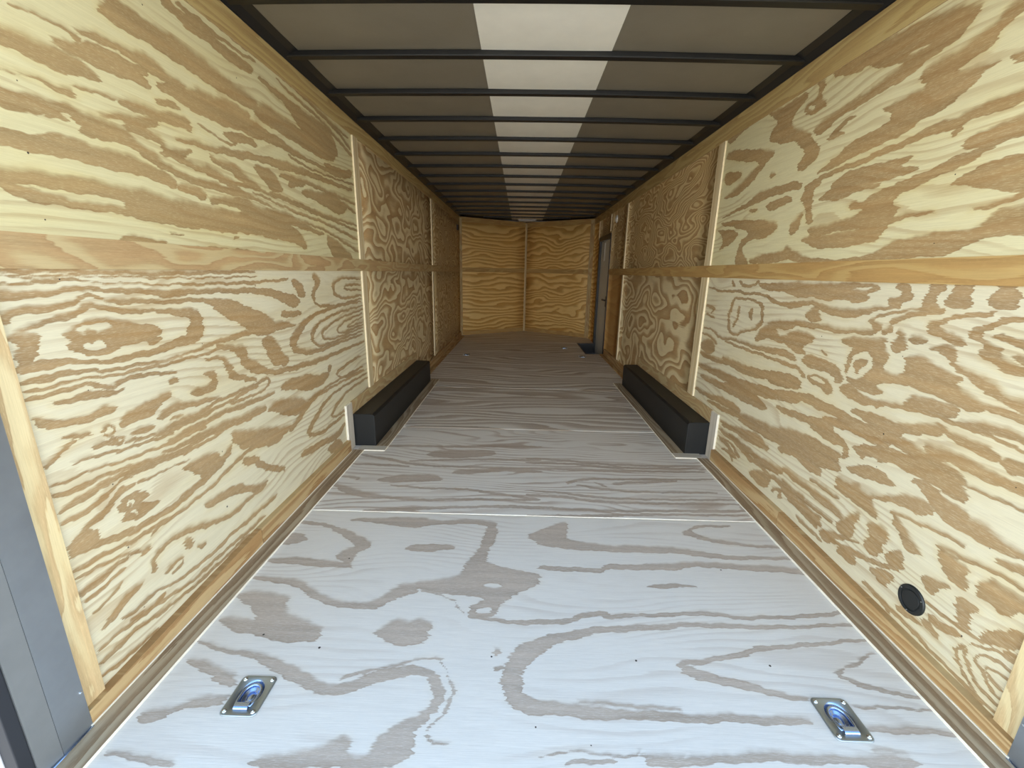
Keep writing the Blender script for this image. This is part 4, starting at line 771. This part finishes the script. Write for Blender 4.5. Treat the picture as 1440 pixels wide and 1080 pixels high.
# ------------------------------------------------------------------ ground outside
g = NT('gravel'); tcn = g.n('ShaderNodeTexCoord')
vo = g.n('ShaderNodeTexVoronoi'); vo.inputs['Scale'].default_value = 45; g.link(tcn.outputs['Object'], vo.inputs['Vector'])
gc = g.ramp(g.math('MULTIPLY_ADD', g.noise(tcn.outputs['Object'], 30, 4, 0.7), 0.6, g.math('MULTIPLY', vo.outputs['Distance'], 0.6)), [(0.25, (0.10, 0.09, 0.075, 1)), (0.5, (0.30, 0.27, 0.225, 1)), (0.8, (0.42, 0.385, 0.33, 1))])
g.link(gc, g.b.inputs['Base Color']); g.b.inputs['Roughness'].default_value = 0.9
bm = bmesh.new(); v = [bm.verts.new(p) for p in ((-40,-40,-0.62),(40,-40,-0.62),(40,40,-0.62),(-40,40,-0.62))]; bm.faces.new(v)
tag(bm_obj('ground', bm, g.m), 'pale gravel ground outside the open rear end', 'ground', kind='structure')
# ------------------------------------------------------------------ shell
def shell(name, x0, x1, y0, y1, z0, z1, mat=None):
    bm = bmesh.new(); bx(bm, x0, x1, y0, y1, z0, z1); return tag(bm_obj(name, bm, mat or M['skin']), kind='structure')
wl = shell('wall_left', -W-0.06, -W-0.012, Y0, YC+0.1, -0.1, 2.26)
tag(wl, 'plywood lined left side wall', 'wall')
wr_ = shell('wall_right', W+0.012, W+0.06, Y0, YC+0.1, -0.1, 2.26)
# door opening in the right wall: rebuild its shell around it
me = wr_.data; bm = bmesh.new()
DY0, DY1, DZ0, DZ1 = 6.63, 7.60, -0.17, 1.775
bx(bm, W+0.012, W+0.06, Y0, DY0, -0.1, 2.26); bx(bm, W+0.012, W+0.06, DY1, YC+0.1, -0.1, 2.26); bx(bm, W+0.012, W+0.06, DY0, DY1, DZ1, 2.26)
bm.to_mesh(me); bm.free()
tag(wr_, 'plywood lined right side wall with the side door', 'wall')
wb_ = shell('wall_back', -W-0.06, W+0.06, YC+0.1, YC+0.15, -0.1, 2.26); tag(wb_, 'slightly V shaped plywood front wall at the far end', 'wall')
def arch(x): return 2.196 - 0.012*(x/1.2)**2
ce = shell('ceiling', -W-0.06, W+0.06, Y0, YC+0.15, 2.235, 2.26); tag(ce, 'dark ribbed roof with a pale strip down its middle', 'ceiling')
def lining(name, x0, x1, mat, dz, parent):
    xs = np.linspace(x0, x1, 11); ys = np.linspace(Y0, YC+0.05, 220); vs = []; fs = []
    for y in ys:
        ph = ((y-1.47)/0.4375) % 1.0
        for x in xs: vs.append((x, y, arch(x)+dz-0.006*math.sin(math.pi*ph)*math.cos((x-(x0+x1)/2)/(x1-x0)*math.pi*0.9)))
    n = len(xs)
    for j in range(len(ys)-1):
        for i in range(n-1): a = j*n+i; fs.append((a, a+n, a+n+1, a+1))
    return mesh_obj(name, vs, fs, mat, parent, smooth=True)
lining('roof_lining', -1.29, -0.28, M['ceil'], 0.0, ce); lining('roof_lining', 0.30, 1.29, M['ceil'], 0.0, ce)
tag(lining('roof_lining', -0.291, 0.311, M['ceilc'], -0.003, ce), 'pale central strip of roof lining')
# black top rails with shade wedges
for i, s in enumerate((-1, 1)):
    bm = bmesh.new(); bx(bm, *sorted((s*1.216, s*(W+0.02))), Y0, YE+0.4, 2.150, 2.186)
    q = [bm.verts.new((s*x, y, z)) for y in (Y0, YE+0.4) for x, z in ((1.216, 2.153), (1.225, 2.188), (1.150, 2.188), (1.150, 2.180), (1.185, 2.172))]  # added black wedge, stands in for the soft shade on the lining beside the wall
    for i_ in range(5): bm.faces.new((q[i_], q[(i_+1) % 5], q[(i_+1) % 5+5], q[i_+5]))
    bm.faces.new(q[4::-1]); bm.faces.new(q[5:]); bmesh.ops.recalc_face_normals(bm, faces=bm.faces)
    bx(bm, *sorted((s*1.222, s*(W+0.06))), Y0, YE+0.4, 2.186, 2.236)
    tag(bm_obj('trim_%d' % (i+1), bm, M['black']), 'black steel top rail with an added shade wedge where the %s wall meets the roof' % ('left' if s < 0 else 'right'), 'rail', kind='structure')
# roof bows
names = ['nearest the open rear', 'second from the open rear', 'third from the open rear', 'fourth from the open rear', 'fifth from the open rear', 'sixth from the open rear',
  'seventh from the open rear', 'eighth from the open rear', 'ninth from the open rear', 'tenth from the open rear', 'sixth from the front wall', 'fifth from the front wall',
  'fourth from the front wall', 'third from the front wall', 'second from the front wall', 'nearest the plywood front wall']
for k in range(16):
    y = 1.913 + 0.4375*k; hw = 1.215 if y < YE-0.1 else 1.2*(YC-y)/(YC-YE)+0.0
    hw = max(hw, 0.5)
    xs = np.linspace(-hw, hw, 17); vs = []; fs = []
    prof = [(-0.043, 0.0), (-0.043, -0.019), (-0.040, -0.023), (-0.003, -0.023), (0.0, -0.019), (0.0, 0.0)]
    for x in xs:
        for (dy, dz) in prof: vs.append((x, dy, arch(x)-0.003+dz-2.19))
    n = len(prof)
    for j in range(16):
        for i in range(n): a = j*n+i; b = j*n+(i+1) % n; fs.append((a, b, b+n, a+n))
    fs.append(tuple(range(n-1, -1, -1))); fs.append(tuple(range(16*n, 17*n)))
    tag(mesh_obj('roof_bow', vs, fs, M['bow'], None, (0, y, 2.19)), 'black steel roof bow, ' + names[k], 'roof beam', 'black roof bows')
# ------------------------------------------------------------------ wall sheets
Z1, Z2 = 1.186, 1.266
ZT = 2.053
def wall_sheet(F, y0, y1, z0, z1, mat, parent, key=None, st=0.006, label=None):
    o = sheet('plywood_panel', F, rng(y0, y1, st if key else 0.3), rng(z0, z1, st*0.75 if key else 0.3), mat, M['edge_b'], parent, key=key)
    if label: o['label'] = label
    return o
wall_sheet(FLW, 0.80, 3.13, 1.226, H, M['UL'], wl, 'UL', label='upper plywood panel with broad slanting tan bands')
wall_sheet(FLW, 0.80, 3.13, 0.0, 1.224, M['LL'], wl, 'LL', label='lower plywood panel with a round double knot figure')
wall_sheet(FLW, 3.132, 5.68, 1.226, H, M['burl1'], wl); wall_sheet(FLW, 3.132, 5.68, 0.0, 1.224, M['burl2'], wl)
wall_sheet(FLW, 5.682, YE, 1.226, H, M['burl5'], wl); wall_sheet(FLW, 5.682, YE, 0.0, 1.224, M['burl5'], wl)
wall_sheet(FRW, 0.80, 3.11, 1.226, H, M['UR'], wr_, 'UR', label='upper plywood panel with wide blotchy tan bands')
wall_sheet(FRW, 0.80, 3.11, 0.0, 1.224, M['LR'], wr_, 'LR', label='lower plywood panel with dense zigzag figure')
wall_sheet(FRW, 3.112, 5.68, 1.226, H, M['burl3'], wr_); wall_sheet(FRW, 3.112, 5.68, 0.0, 1.224, M['burl4'], wr_)
wall_sheet(FRW, 5.682, DY0-0.012, 1.226, H, M['burl5'], wr_)
tag(wall_sheet(FRW, 5.682, DY0-0.012, 0.0, 1.224, M['orange'], wr_), 'plainer orange plywood panel beside the side door')
wall_sheet(FRW, DY0-0.010, DY1+0.012, DZ1+0.01, H, M['burl5'], wr_)
wall_sheet(FRW, DY1+0.014, YE, 0.0, H, M['nose1'], wr_)
for F, mt in ((FNL, 'nose1'), (FNR, 'nose2')): sheet('plywood_panel', F, rng(0, NL, 0.3), rng(-0.02, H, 0.3), M[mt], M['edge_b'], wb_)
# horizontal strips, top strips (parts of the walls)
board('horizontal_strip', FLW, 0.918, YE, Z1, Z2, 0.006, M['strip'], M['edge_b'], wl)
board('horizontal_strip', FRW, 0.918, DY0-0.012, Z1, Z2, 0.006, M['strip_r'], M['edge_b'], wr_)
board('top_strip', FLW, 0.80, YE, ZT, H, 0.006, M['tops'], M['edge_b'], wl); board('top_strip', FRW, 0.80, YE, ZT-0.012, H, 0.006, M['tops'], M['edge_b'], wr_)
for F in (FNL, FNR):
    board('top_strip', F, 0.02, NL-0.02, 2.06, H, 0.006, M['strip_r'], M['edge_b'], wb_)
    board('horizontal_strip', F, 0.02, NL-0.03, Z1, Z2, 0.006, M['strip_r'], M['edge_b'], wb_)
    board('bottom_strip', F, 0.02, NL-0.03, 0.0, 0.075, 0.006, M['strip_r'], M['edge_b'], wb_)
# battens over the joints: trims with pale sawn near edges
tn = [2]
def trim(label, F, u0, u1, v0, v1, t, face='batten', edge='edge_w', along='v', n0=0.0, cat='trim'):
    tn[0] += 1
    return tag(board('trim_%d' % tn[0], F, u0, u1, v0, v1, t, M[face], M[edge], None, n0, along), label, cat, kind='structure')
trim('pale batten over the near joint of the left wall, upper half', FLW, 3.118, 3.205, Z2, ZT, 0.011)
trim('pale batten over the near joint of the left wall, lower half', FLW, 3.128, 3.215, 0.33, Z1, 0.012)
trim('thin batten over the far joint of the left wall, upper half', FLW, 5.66, 5.72, Z2, ZT, 0.011)
trim('thin batten over the far joint of the left wall, lower half', FLW, 5.65, 5.71, 0.09, Z1, 0.011)
trim('pale batten over the near joint of the right wall, upper half', FRW, 3.095, 3.185, Z2, ZT-0.012, 0.011)
trim('pale batten over the near joint of the right wall, lower half', FRW, 3.098, 3.20, 0.33, Z1, 0.012)
trim('thin batten over the far joint of the right wall, upper half', FRW, 5.66, 5.72, Z2, ZT-0.012, 0.011)
trim('thin batten over the far joint of the right wall, lower half', FRW, 5.65, 5.71, 0.09, Z1, 0.011)
trim('short thin batten above the near jamb of the side door', FRW, 6.68, 6.71, DZ1+0.03, ZT-0.012, 0.011)
trim('short thin batten above the far jamb of the side door', FRW, 7.64, 7.67, DZ1-0.03, ZT-0.012, 0.011)
trim('batten down the middle of the far front wall', FNR, -0.028, 0.03, 0.0, 2.13, 0.02, 'batten', 'batten')
trim('narrow batten in the left corner of the far front wall', FNL, 0.0, 0.05, 0.0, 2.13, 0.012, 'strip', 'strip')
trim('batten in the right corner of the far front wall', FNR, NL-0.08, NL, 0.0, 2.13, 0.012, 'strip', 'strip')
# vertical strips at the rear ends of the walls
trim('light plywood strip down the rear end of the left wall', FLW, 0.862, 0.917, 0.045, H, 0.010, 'rear', 'rear')
trim('light plywood strip down the rear end of the right wall', FRW, 0.862, 0.917, 0.045, H, 0.010, 'rear', 'rear')
# baseboards
def base(idx, side, y0, y1, label):
    F = FLW if side < 0 else FRW
    o = board('baseboard_%s' % idx, F, y0, y1, 0.0, 0.088, 0.026, M['base'], M['base'])
    for v in o.data.vertices:                       # the board is ripped narrower towards the open end
        if v.co.z > 0.05 and v.co.y < 1.0: v.co.z = 0.054
    return tag(o, label, 'baseboard', kind='structure')
base('left_rear', -1, 0.855, 1.636, 'brown baseboard at the rear end of the left wall'); base('left_middle', -1, 1.642, 2.66, 'brown baseboard of the left wall before the black wheel box')
base('left_front', -1, 4.66, 8.15, 'brown baseboard of the left wall beyond the black wheel box')
base('right_rear', 1, 0.855, 1.894, 'brown baseboard at the rear end of the right wall'); base('right_middle', 1, 1.90, 2.66, 'brown baseboard of the right wall before the black wheel box')
base('right_front', 1, 4.69, 6.49, 'brown baseboard of the right wall beyond the black wheel box')
for s, nm in ((-1, 'left'), (1, 'right')):
    def fx(a, b): return sorted((s*a, s*b))
    a, b = fx(1.126, 1.197); trim('flat floor strip with white edge beside the %s wall' % nm, FFL, a, b, Y0, 2.69, 0.010, 'baseflat', 'edge')
    a, b = fx(1.1965, 1.2015); trim('thin white line between floor strip and %s baseboard' % nm, FFL, a, b, 0.85, 2.66, 0.014, 'edge', 'edge')
    a, b = fx(1.137, 1.197); trim('flat floor strip beside the %s wall beyond the wheel box' % nm, FFL, a, b, 4.66, 8.1 if s < 0 else 6.49, 0.010, 'base', 'base')
    a, b = fx(0.985, 1.068); trim('flat strip along the foot of the %s wheel box' % nm, FFL, a, b, 2.765, 4.70, 0.008, 'baseflat', 'edge')
    a, b = fx(0.985, 1.17); trim('short flat ledge with white front edge before the %s wheel box' % nm, FFL, a, b, 2.692, 2.764, 0.010, 'shim', 'edge', along='u')
    F = FLW if s < 0 else FRW
    trim('short pale upright strip at the near end of the %s wheel box' % nm, F, 2.665, 2.758, 0.0, 0.325, 0.014, 'shim', 'edge')
    trim('brown strip on the wall above the %s wheel box' % nm, F, 2.762, 4.64, 0.236, 0.327, 0.009, 'strip', 'edge_b', along='u')
# ------------------------------------------------------------------ floor
fl = shell('floor', -W-0.06, W+0.06, Y0, YC+0.15, -0.30, -0.26); tag(fl, 'whitish plywood floor', 'floor')
RING = [(-0.841, 0.955), (0.842, 0.945), (-0.896+0.03, 6.228), (0.849, 6.262), (0.649, 6.995)]
def rh(x, y, a=0.040, b=0.045): return (x-a, x+a, y-b, y+b)
xs = rng(-W, W, 0.006)
o = sheet('floor_panel', FFL, xs, rng(Y0, 1.938, 0.006), M['FL'], M['edge'], fl, t=0.02, key='FL', holes=[rh(*RING[0]), rh(*RING[1])])
o['label'] = 'nearest floor panel with broad pale brown figure'
o = sheet('floor_panel', FFL, xs, rng(1.940, 3.16, 0.006), M['FM'], M['edge'], fl, t=0.02, key='FM', n0=0.0025)
SW = (0.935, 1.225, 6.50, 7.52)
prev = 3.161
for i, y1 in enumerate((4.38, 5.60, 6.50, 7.52, 8.30, 9.14)):
    us = np.array(sorted(set(list(np.round(np.arange(-1.22, 1.221, 0.02), 4)) + ([-W, 0.935] if i == 3 else [-W, W, 0.935]))))
    if i == 3: us = us[us <= 0.935]
    vs = sorted(set(list(np.round(np.arange(prev, y1, 0.02), 4)) + [q for q in (6.50, 7.52) if prev < q < y1] + [y1]))
    sheet('floor_panel', FFL, us, np.array(vs), M['F2'] if i < 1 else M['F3'], M['edge_b'], fl, t=0.02, holes=[rh(*q) for q in RING[2:]], n0=0.0025)
    prev = y1+0.0015
# step well by the side door
bm = bmesh.new(); x0, x1, y0, y1 = 0.935, 1.262, 6.50, 7.52
bx(bm, x0, x0+0.006, y0, y1, -0.185, 0.0015); bx(bm, x0, x1, y0, y0+0.006, -0.185, 0.0015); bx(bm, x0, x1, y1-0.006, y1, -0.185, 0.0015); bx(bm, x0, x1, y0, y1, -0.191, -0.185)
bx(bm, x0-0.012, x0, y0-0.012, y1+0.012, 0.0028, 0.006); bx(bm, x0, 1.22, y0-0.012, y0, 0.0028, 0.006); bx(bm, x0, 1.22, y1, y1+0.012, 0.0028, 0.006)
tag(bm_obj('step_well', bm, M['black'], bevel=0), 'black steel step well sunk in the floor by the side door', 'step')
# ------------------------------------------------------------------ side door
bm = bmesh.new(); bx(bm, W+0.020, W+0.055, 6.665, 7.50, -0.165, 1.705)
d = tag(bm_obj('door_1', bm, M['doorp'], bevel=0.003), 'pale grey side door near the front of the right wall', 'door', kind='structure')
bm = bmesh.new()
bx(bm, W-0.012, W+0.058, DY0-0.01, 6.662, -0.18, DZ1); bx(bm, W-0.012, W+0.058, 7.505, DY1, -0.18, DZ1); bx(bm, W-0.012, W+0.058, 6.662, 7.505, 1.708, DZ1)
bm_obj('door_frame', bm, M['black'], d, bevel=0.002)
bm = bmesh.new(); bx(bm, W+0.002, W+0.019, 6.72, 6.79, 0.70, 0.86); h_ = bm_obj('lock_case', bm, M['black'], d, bevel=0.003)
bm = bmesh.new(); cyl(bm, (W-0.03, 6.755, 0.80), (W+0.004, 6.755, 0.80), 0.011); bx(bm, W-0.036, W-0.022, 6.745, 6.90, 0.79, 0.815)
bm_obj('door_handle', bm, M['black'], d, bevel=0.002)
bm = bmesh.new()
for i in range(9): cyl(bm, (W+0.012, 7.18+0.004*(i % 2), 1.66-0.031*i), (W+0.020, 7.18+0.004*(i % 2), 1.66-0.031*i), 0.008, 10)
bx(bm, W+0.017, W+0.0205, 7.174, 7.190, 1.40, 1.67)
bm_obj('latch_strip', bm, M['white'], d)
bm = bmesh.new(); bx(bm, W-0.0125, W+0.01, 7.28, 7.36, 1.70, 1.76); bm_obj('door_stop', bm, M['black'], d)
# ------------------------------------------------------------------ wheel boxes
def wheel_box(s, y0, y1, label):
    xo, xi = s*(W-0.001), s*1.071; L = y1-y0; h = 0.234; cx = s*1.148
    prof = [(xo, 0.003), (xi, 0.003), (xi, h-0.014), (xi+s*0.012, h-0.002), (xo, h)]
    root = empty('wheel_box', (cx, y0, 0))
    vs = [(x-cx, yy, z) for yy in (0, L) for x, z in prof]; n = 5
    fs = [(i, (i+1) % n, (i+1) % n+n, i+n) for i in range(n)] + [tuple(range(n-1, -1, -1)), tuple(range(n, 2*n))]
    o = mesh_obj('cover', vs, fs, M['boxm'], root)
    md = o.modifiers.new('bevel', 'BEVEL'); md.width = 0.003; md.segments = 2
    bm = bmesh.new(); bx(bm, *sorted((xo-cx, xi+s*0.03-cx)), -0.0025, 0.03, h+0.0003, h+0.0018); bm_obj('end_flange', bm, M['boxm'], root)
    bm = bmesh.new(); x_ = xi+s*0.018-cx; bx(bm, x_-0.0015, x_+0.0015, 0.03, L-0.02, h-0.001, h+0.0015); bm_obj('seam', bm, M['black'], root)
    tag(root, label, 'wheel box', 'black wheel boxes')
wheel_box(-1, 2.775, 4.635, 'long low black steel wheel box at the foot of the left wall'); wheel_box(1, 2.765, 4.66, 'long low black steel wheel box at the foot of the right wall')
# ------------------------------------------------------------------ recessed tie-down rings
def make_ring(loc, label, rot=0.0):
    root = empty('tie_down_ring', loc); root.rotation_euler = (0, 0, rot)
    a, b = 0.052, 0.061; th = 0.003
    # plate with a stepped oval dish: polar grid
    seg = 64; rows = []
    def rr(ang, aa, bb, rc=0.014):
        c, s_ = math.cos(ang), math.sin(ang); best = None
        k = min(aa/abs(c) if abs(c) > 1e-6 else 9, bb/abs(s_) if abs(s_) > 1e-6 else 9)
        x, y = c*k, s_*k; qx, qy = abs(x)-(aa-rc), abs(y)-(bb-rc)
        if qx > 0 and qy > 0:
            for _ in range(12):
                l = math.hypot(max(abs(x)-(aa-rc), 0), max(abs(y)-(bb-rc), 0)); k *= 1-(l-rc)/max(k, 1e-6)*0.7; x, y = c*k, s_*k
        return x, y
    dish = [(1.0, 0.003), (0.95, -0.001), (0.86, -0.007), (0.76, -0.008), (0.66, -0.006), (0.60, -0.0065), (0.48, -0.012), (0.38, -0.013), (0.30, -0.011), (0.16, -0.009), (0.02, -0.0085)]
    vs = []
    for (aa, bb, z, rc) in ((a, b, 0.0, 0.014), (a, b, 0.002, 0.014), (a-0.002, b-0.002, 0.0035, 0.013), (a-0.004, b-0.004, 0.003, 0.012)):
        for i in range(seg): x, y = rr(2*math.pi*i/seg, aa, bb, rc); vs.append((x, y, z))
    for (k, z) in dish:
        for i in range(seg):
            an = 2*math.pi*i/seg; vs.append((0.034*k*math.cos(an), 0.042*k*math.sin(an)+0.006, z))
    n = len(vs)//seg; fs = []; mi = []
    for j in range(n-1):
        for i in range(seg):
            fs.append((j*seg+i, j*seg+(i+1) % seg, (j+1)*seg+(i+1) % seg, (j+1)*seg+i)); mi.append(0 if j < 4 else 1)
    fs.append(tuple((n-1)*seg+i for i in range(seg))); mi.append(1)
    o = mesh_obj('plate', vs, fs, [M['zinc'], M['zincblue']], root, mi=mi, smooth=True)
    # D ring: a bar swept round a D lying in the dish
    path = [Vector((-0.022, -0.030, 0.001)), Vector((-0.026, -0.012, -0.001))]
    for i in range(17):
        an = math.pi - math.pi*i/16; path.append(Vector((0.026*math.cos(an), 0.006+0.030*math.sin(an), -0.0015)))
    path += [Vector((0.026, -0.012, -0.001)), Vector((0.022, -0.030, 0.001))]
    bm = bmesh.new(); rings = []
    for i, p in enumerate(path):
        t = (path[(i+1) % len(path)]-path[i-1]).normalized(); nx = t.cross(Vector((0, 0, 1))).normalized(); up = nx.cross(t)
        rings.append([bm.verts.new(p+nx*0.0045*math.cos(q)+up*0.0045*math.sin(q)) for q in [2*math.pi*w/10 for w in range(10)]])
    for i in range(len(rings)):
        A_, B_ = rings[i], rings[(i+1) % len(rings)]
        for q in range(10): bm.faces.new((A_[q], A_[(q+1) % 10], B_[(q+1) % 10], B_[q]))
    bmesh.ops.recalc_face_normals(bm, faces=bm.faces)
    bm_obj('ring', bm, M['zincblue'], root, smooth=True)
    # clasp
    vs = []; seg2 = 12
    for x in (-0.020, 0.020):
        for i in range(seg2+1):
            an = math.pi*i/seg2; vs.append((x, -0.033+0.011*math.cos(an), 0.0028+0.0075*math.sin(an)))
    fs = [(i, i+1, seg2+2+i, seg2+1+i) for i in range(seg2)] + [tuple(range(seg2, -1, -1)), tuple(range(seg2+1, 2*seg2+2)), (0, seg2+1, 2*seg2+1, seg2)]
    mesh_obj('clasp', vs, fs, M['zincblue'], root, smooth=False)
    for sx_ in (-1, 1):
        for sy_ in (-1, 1):
            bm = bmesh.new(); cx_, cy_ = sx_*0.040, sy_*0.048
            bmesh.ops.create_uvsphere(bm, u_segments=14, v_segments=8, radius=0.0065, matrix=Matrix.Translation((cx_, cy_, 0.0035)) @ Matrix.Diagonal((1, 1, 0.6, 1)))
            cyl(bm, (cx_, cy_, 0.006), (cx_, cy_, 0.0082), 0.0028, 6)
            bm_obj('bolt', bm, M['chrome'], root, smooth=True)
    return tag(root, label, 'tie-down ring', 'recessed floor tie-down rings')
r0 = make_ring((RING[0][0], RING[0][1], 0.0005), 'recessed steel tie-down ring in the near floor, left one')
def dup(root, loc, label):
    r = root.copy(); C.objects.link(r); r.location = loc; r['label'] = label
    for ch in list(root.children):
        c = ch.copy(); C.objects.link(c); c.parent = r
    return r
dup(r0, (RING[1][0], RING[1][1], 0.0005), 'recessed steel tie-down ring in the near floor, right one under the round vent')
dup(r0, (RING[2][0], RING[2][1], 0.003), 'small distant tie-down ring on the left of the far floor')
dup(r0, (RING[3][0], RING[3][1], 0.003), 'small distant tie-down ring just before the black step well')
dup(r0, (RING[4][0], RING[4][1], 0.003), 'small distant tie-down ring left of the black step well, farthest back')
# ------------------------------------------------------------------ round vent low on the right wall
def disc(bm, F, u, v, prof, seg=40):
    rings = []
    for (r, n) in prof: rings.append([bm.verts.new(F.p(u+r*math.cos(2*math.pi*i/seg), v+r*math.sin(2*math.pi*i/seg), n)) for i in range(seg)])
    for A_, B_ in zip(rings, rings[1:]):
        for i in range(seg): bm.faces.new((A_[i], A_[(i+1) % seg], B_[(i+1) % seg], B_[i]))
    bm.faces.new(rings[-1]); bmesh.ops.recalc_face_normals(bm, faces=bm.faces)
def local(F, u, v): return Frame((0, 0, 0), F.U, F.V, F.N), F.p(u, v, 0)
Fv, pv = local(FRW, 1.212, 0.180)
root = empty('round_vent', pv)
bm = bmesh.new(); disc(bm, Fv, 0, 0, [(0.048, 0.0), (0.048, 0.003), (0.045, 0.006), (0.036, 0.006), (0.035, 0.003), (0.005, 0.003)]); bm_obj('flange', bm, M['ventp'], root)
bm = bmesh.new(); disc(bm, Fv, 0, 0, [(0.031, 0.0032), (0.030, 0.0055), (0.026, 0.0062), (0.004, 0.0062)]); bm_obj('cap', bm, M['ventp'], root)
for an in (0.45, 2.6, 4.75):
    bm = bmesh.new(); disc(bm, Fv, 0.041*math.cos(an), 0.041*math.sin(an), [(0.0022, 0.006), (0.0018, 0.0075), (0.0005, 0.0078)], 10); bm_obj('screw', bm, M['screw'], root)
tag(root, 'round black plastic vent low on the near right wall', 'vent')
# small round white fitting
Fd, pd = local(FRW, 6.33, 1.932)
root = empty('round_light', pd)
bm = bmesh.new(); disc(bm, Fd, 0, 0, [(0.052, 0.0), (0.050, 0.010), (0.040, 0.014)]); bm_obj('rim', bm, M['white'], root)
bm = bmesh.new(); disc(bm, Fd, 0, 0, [(0.036, 0.0142), (0.032, 0.020), (0.016, 0.024), (0.003, 0.025)]); bm_obj('lens', bm, M['white'], root, smooth=True)
tag(root, 'small round white fitting high on the right wall before the side door', 'light')
# dark box in the far left corner
bm = bmesh.new(); bx(bm, 0.001, 0.03, -0.05, 0.05, -0.045, 0.045)
tag(bm_obj('junction_box', bm, plain('dark_red_plastic', (0.03, 0.008, 0.006, 1), 0.5), None, (-W, 7.92, 1.935), bevel=0.004), 'small dark box high on the left wall by the far corner', 'box')
# roof lamp before the far wall
root = empty('roof_lamp', (0.0, 8.82, 2.168))
bm = bmesh.new(); bx(bm, -0.17, 0.19, -0.05, 0.05, 0.0, 0.022); bm_obj('base', bm, M['skin'], root, bevel=0.004)
bm = bmesh.new(); bx(bm, -0.15, 0.17, -0.04, 0.04, -0.022, 0.0); bm_obj('lens', bm, plain('milky_lens', (0.45, 0.45, 0.42, 1), 0.25), root, bevel=0.008)
tag(root, 'flat pale lamp on the roof in front of the far wall', 'lamp')
# ------------------------------------------------------------------ rear frame posts
def post(s, label):
    root = empty('rear_post', (s*W, 0.80, -0.02))
    O = Vector((s*W, 0.80, -0.02))
    def b(name, xa, xb, ya, yb, za, zb, m_, bev=0.0):
        bm = bmesh.new(); x0, x1 = sorted((s*xa-O.x, s*xb-O.x)); bx(bm, x0, x1, ya-O.y, yb-O.y, za-O.z, zb-O.z); return bm_obj(name, bm, m_, root, bevel=bev)
    b('steel_plate', W-0.026, W+0.012, 0.780, 0.8545, -0.02, 2.15, M['galv'])
    # corner post face turned slightly outwards
    x0, x1 = s*(W-0.026)-O.x, s*(W-0.020)-O.x
    vs = [(x0, 0.779-O.y, 0), (x1, 0.731-O.y, 0), (s*0.04, 0.731-O.y, 0), (s*0.04, 0.779-O.y, 0)]; vs += [(x, y, 2.17) for x, y, z in vs]
    f4 = [(0,1,5,4),(1,2,6,5),(2,3,7,6),(3,0,4,7),(3,2,1,0),(4,5,6,7)]
    mesh_obj('corner_post', vs, f4, M['postg'], root)
    b('rubber_seal', W-0.018, W+0.03, 0.702, 0.730, -0.02, 2.15, M['rubber'], 0.002)
    bm = bmesh.new(); cyl(bm, (s*(W-0.030)-O.x, 0.735-O.y, 0.026), (s*(W-0.030)-O.x, 0.852-O.y, 0.026), 0.005, 12); bm_obj('sill_bead', bm, M['zincblue'], root, smooth=True)
    bm = bmesh.new(); F_, p_ = local(FLW if s < 0 else FRW, 0.848, 0.125); disc(bm, F_, 0, 0, [(0.004, 0.0), (0.003, 0.003), (0.001, 0.0035)], 10)
    sc_ = bm_obj('screw', bm, M['chrome'], root, (p_-O)+Vector((-s*0.026, 0, 0)))
    tag(root, label, 'door post', 'steel posts of the rear opening')
post(-1, 'grey steel post with black seal at the rear end of the left wall'); post(1, 'grey steel post at the rear end of the right wall, cut off by the photo')
bm = bmesh.new(); bx(bm, -W-0.06, W+0.06, Y0, 0.79, 2.155, 2.26)
tag(bm_obj('trim_%d' % (tn[0]+1), bm, M['black']), 'black header over the rear opening', 'trim', kind='structure')
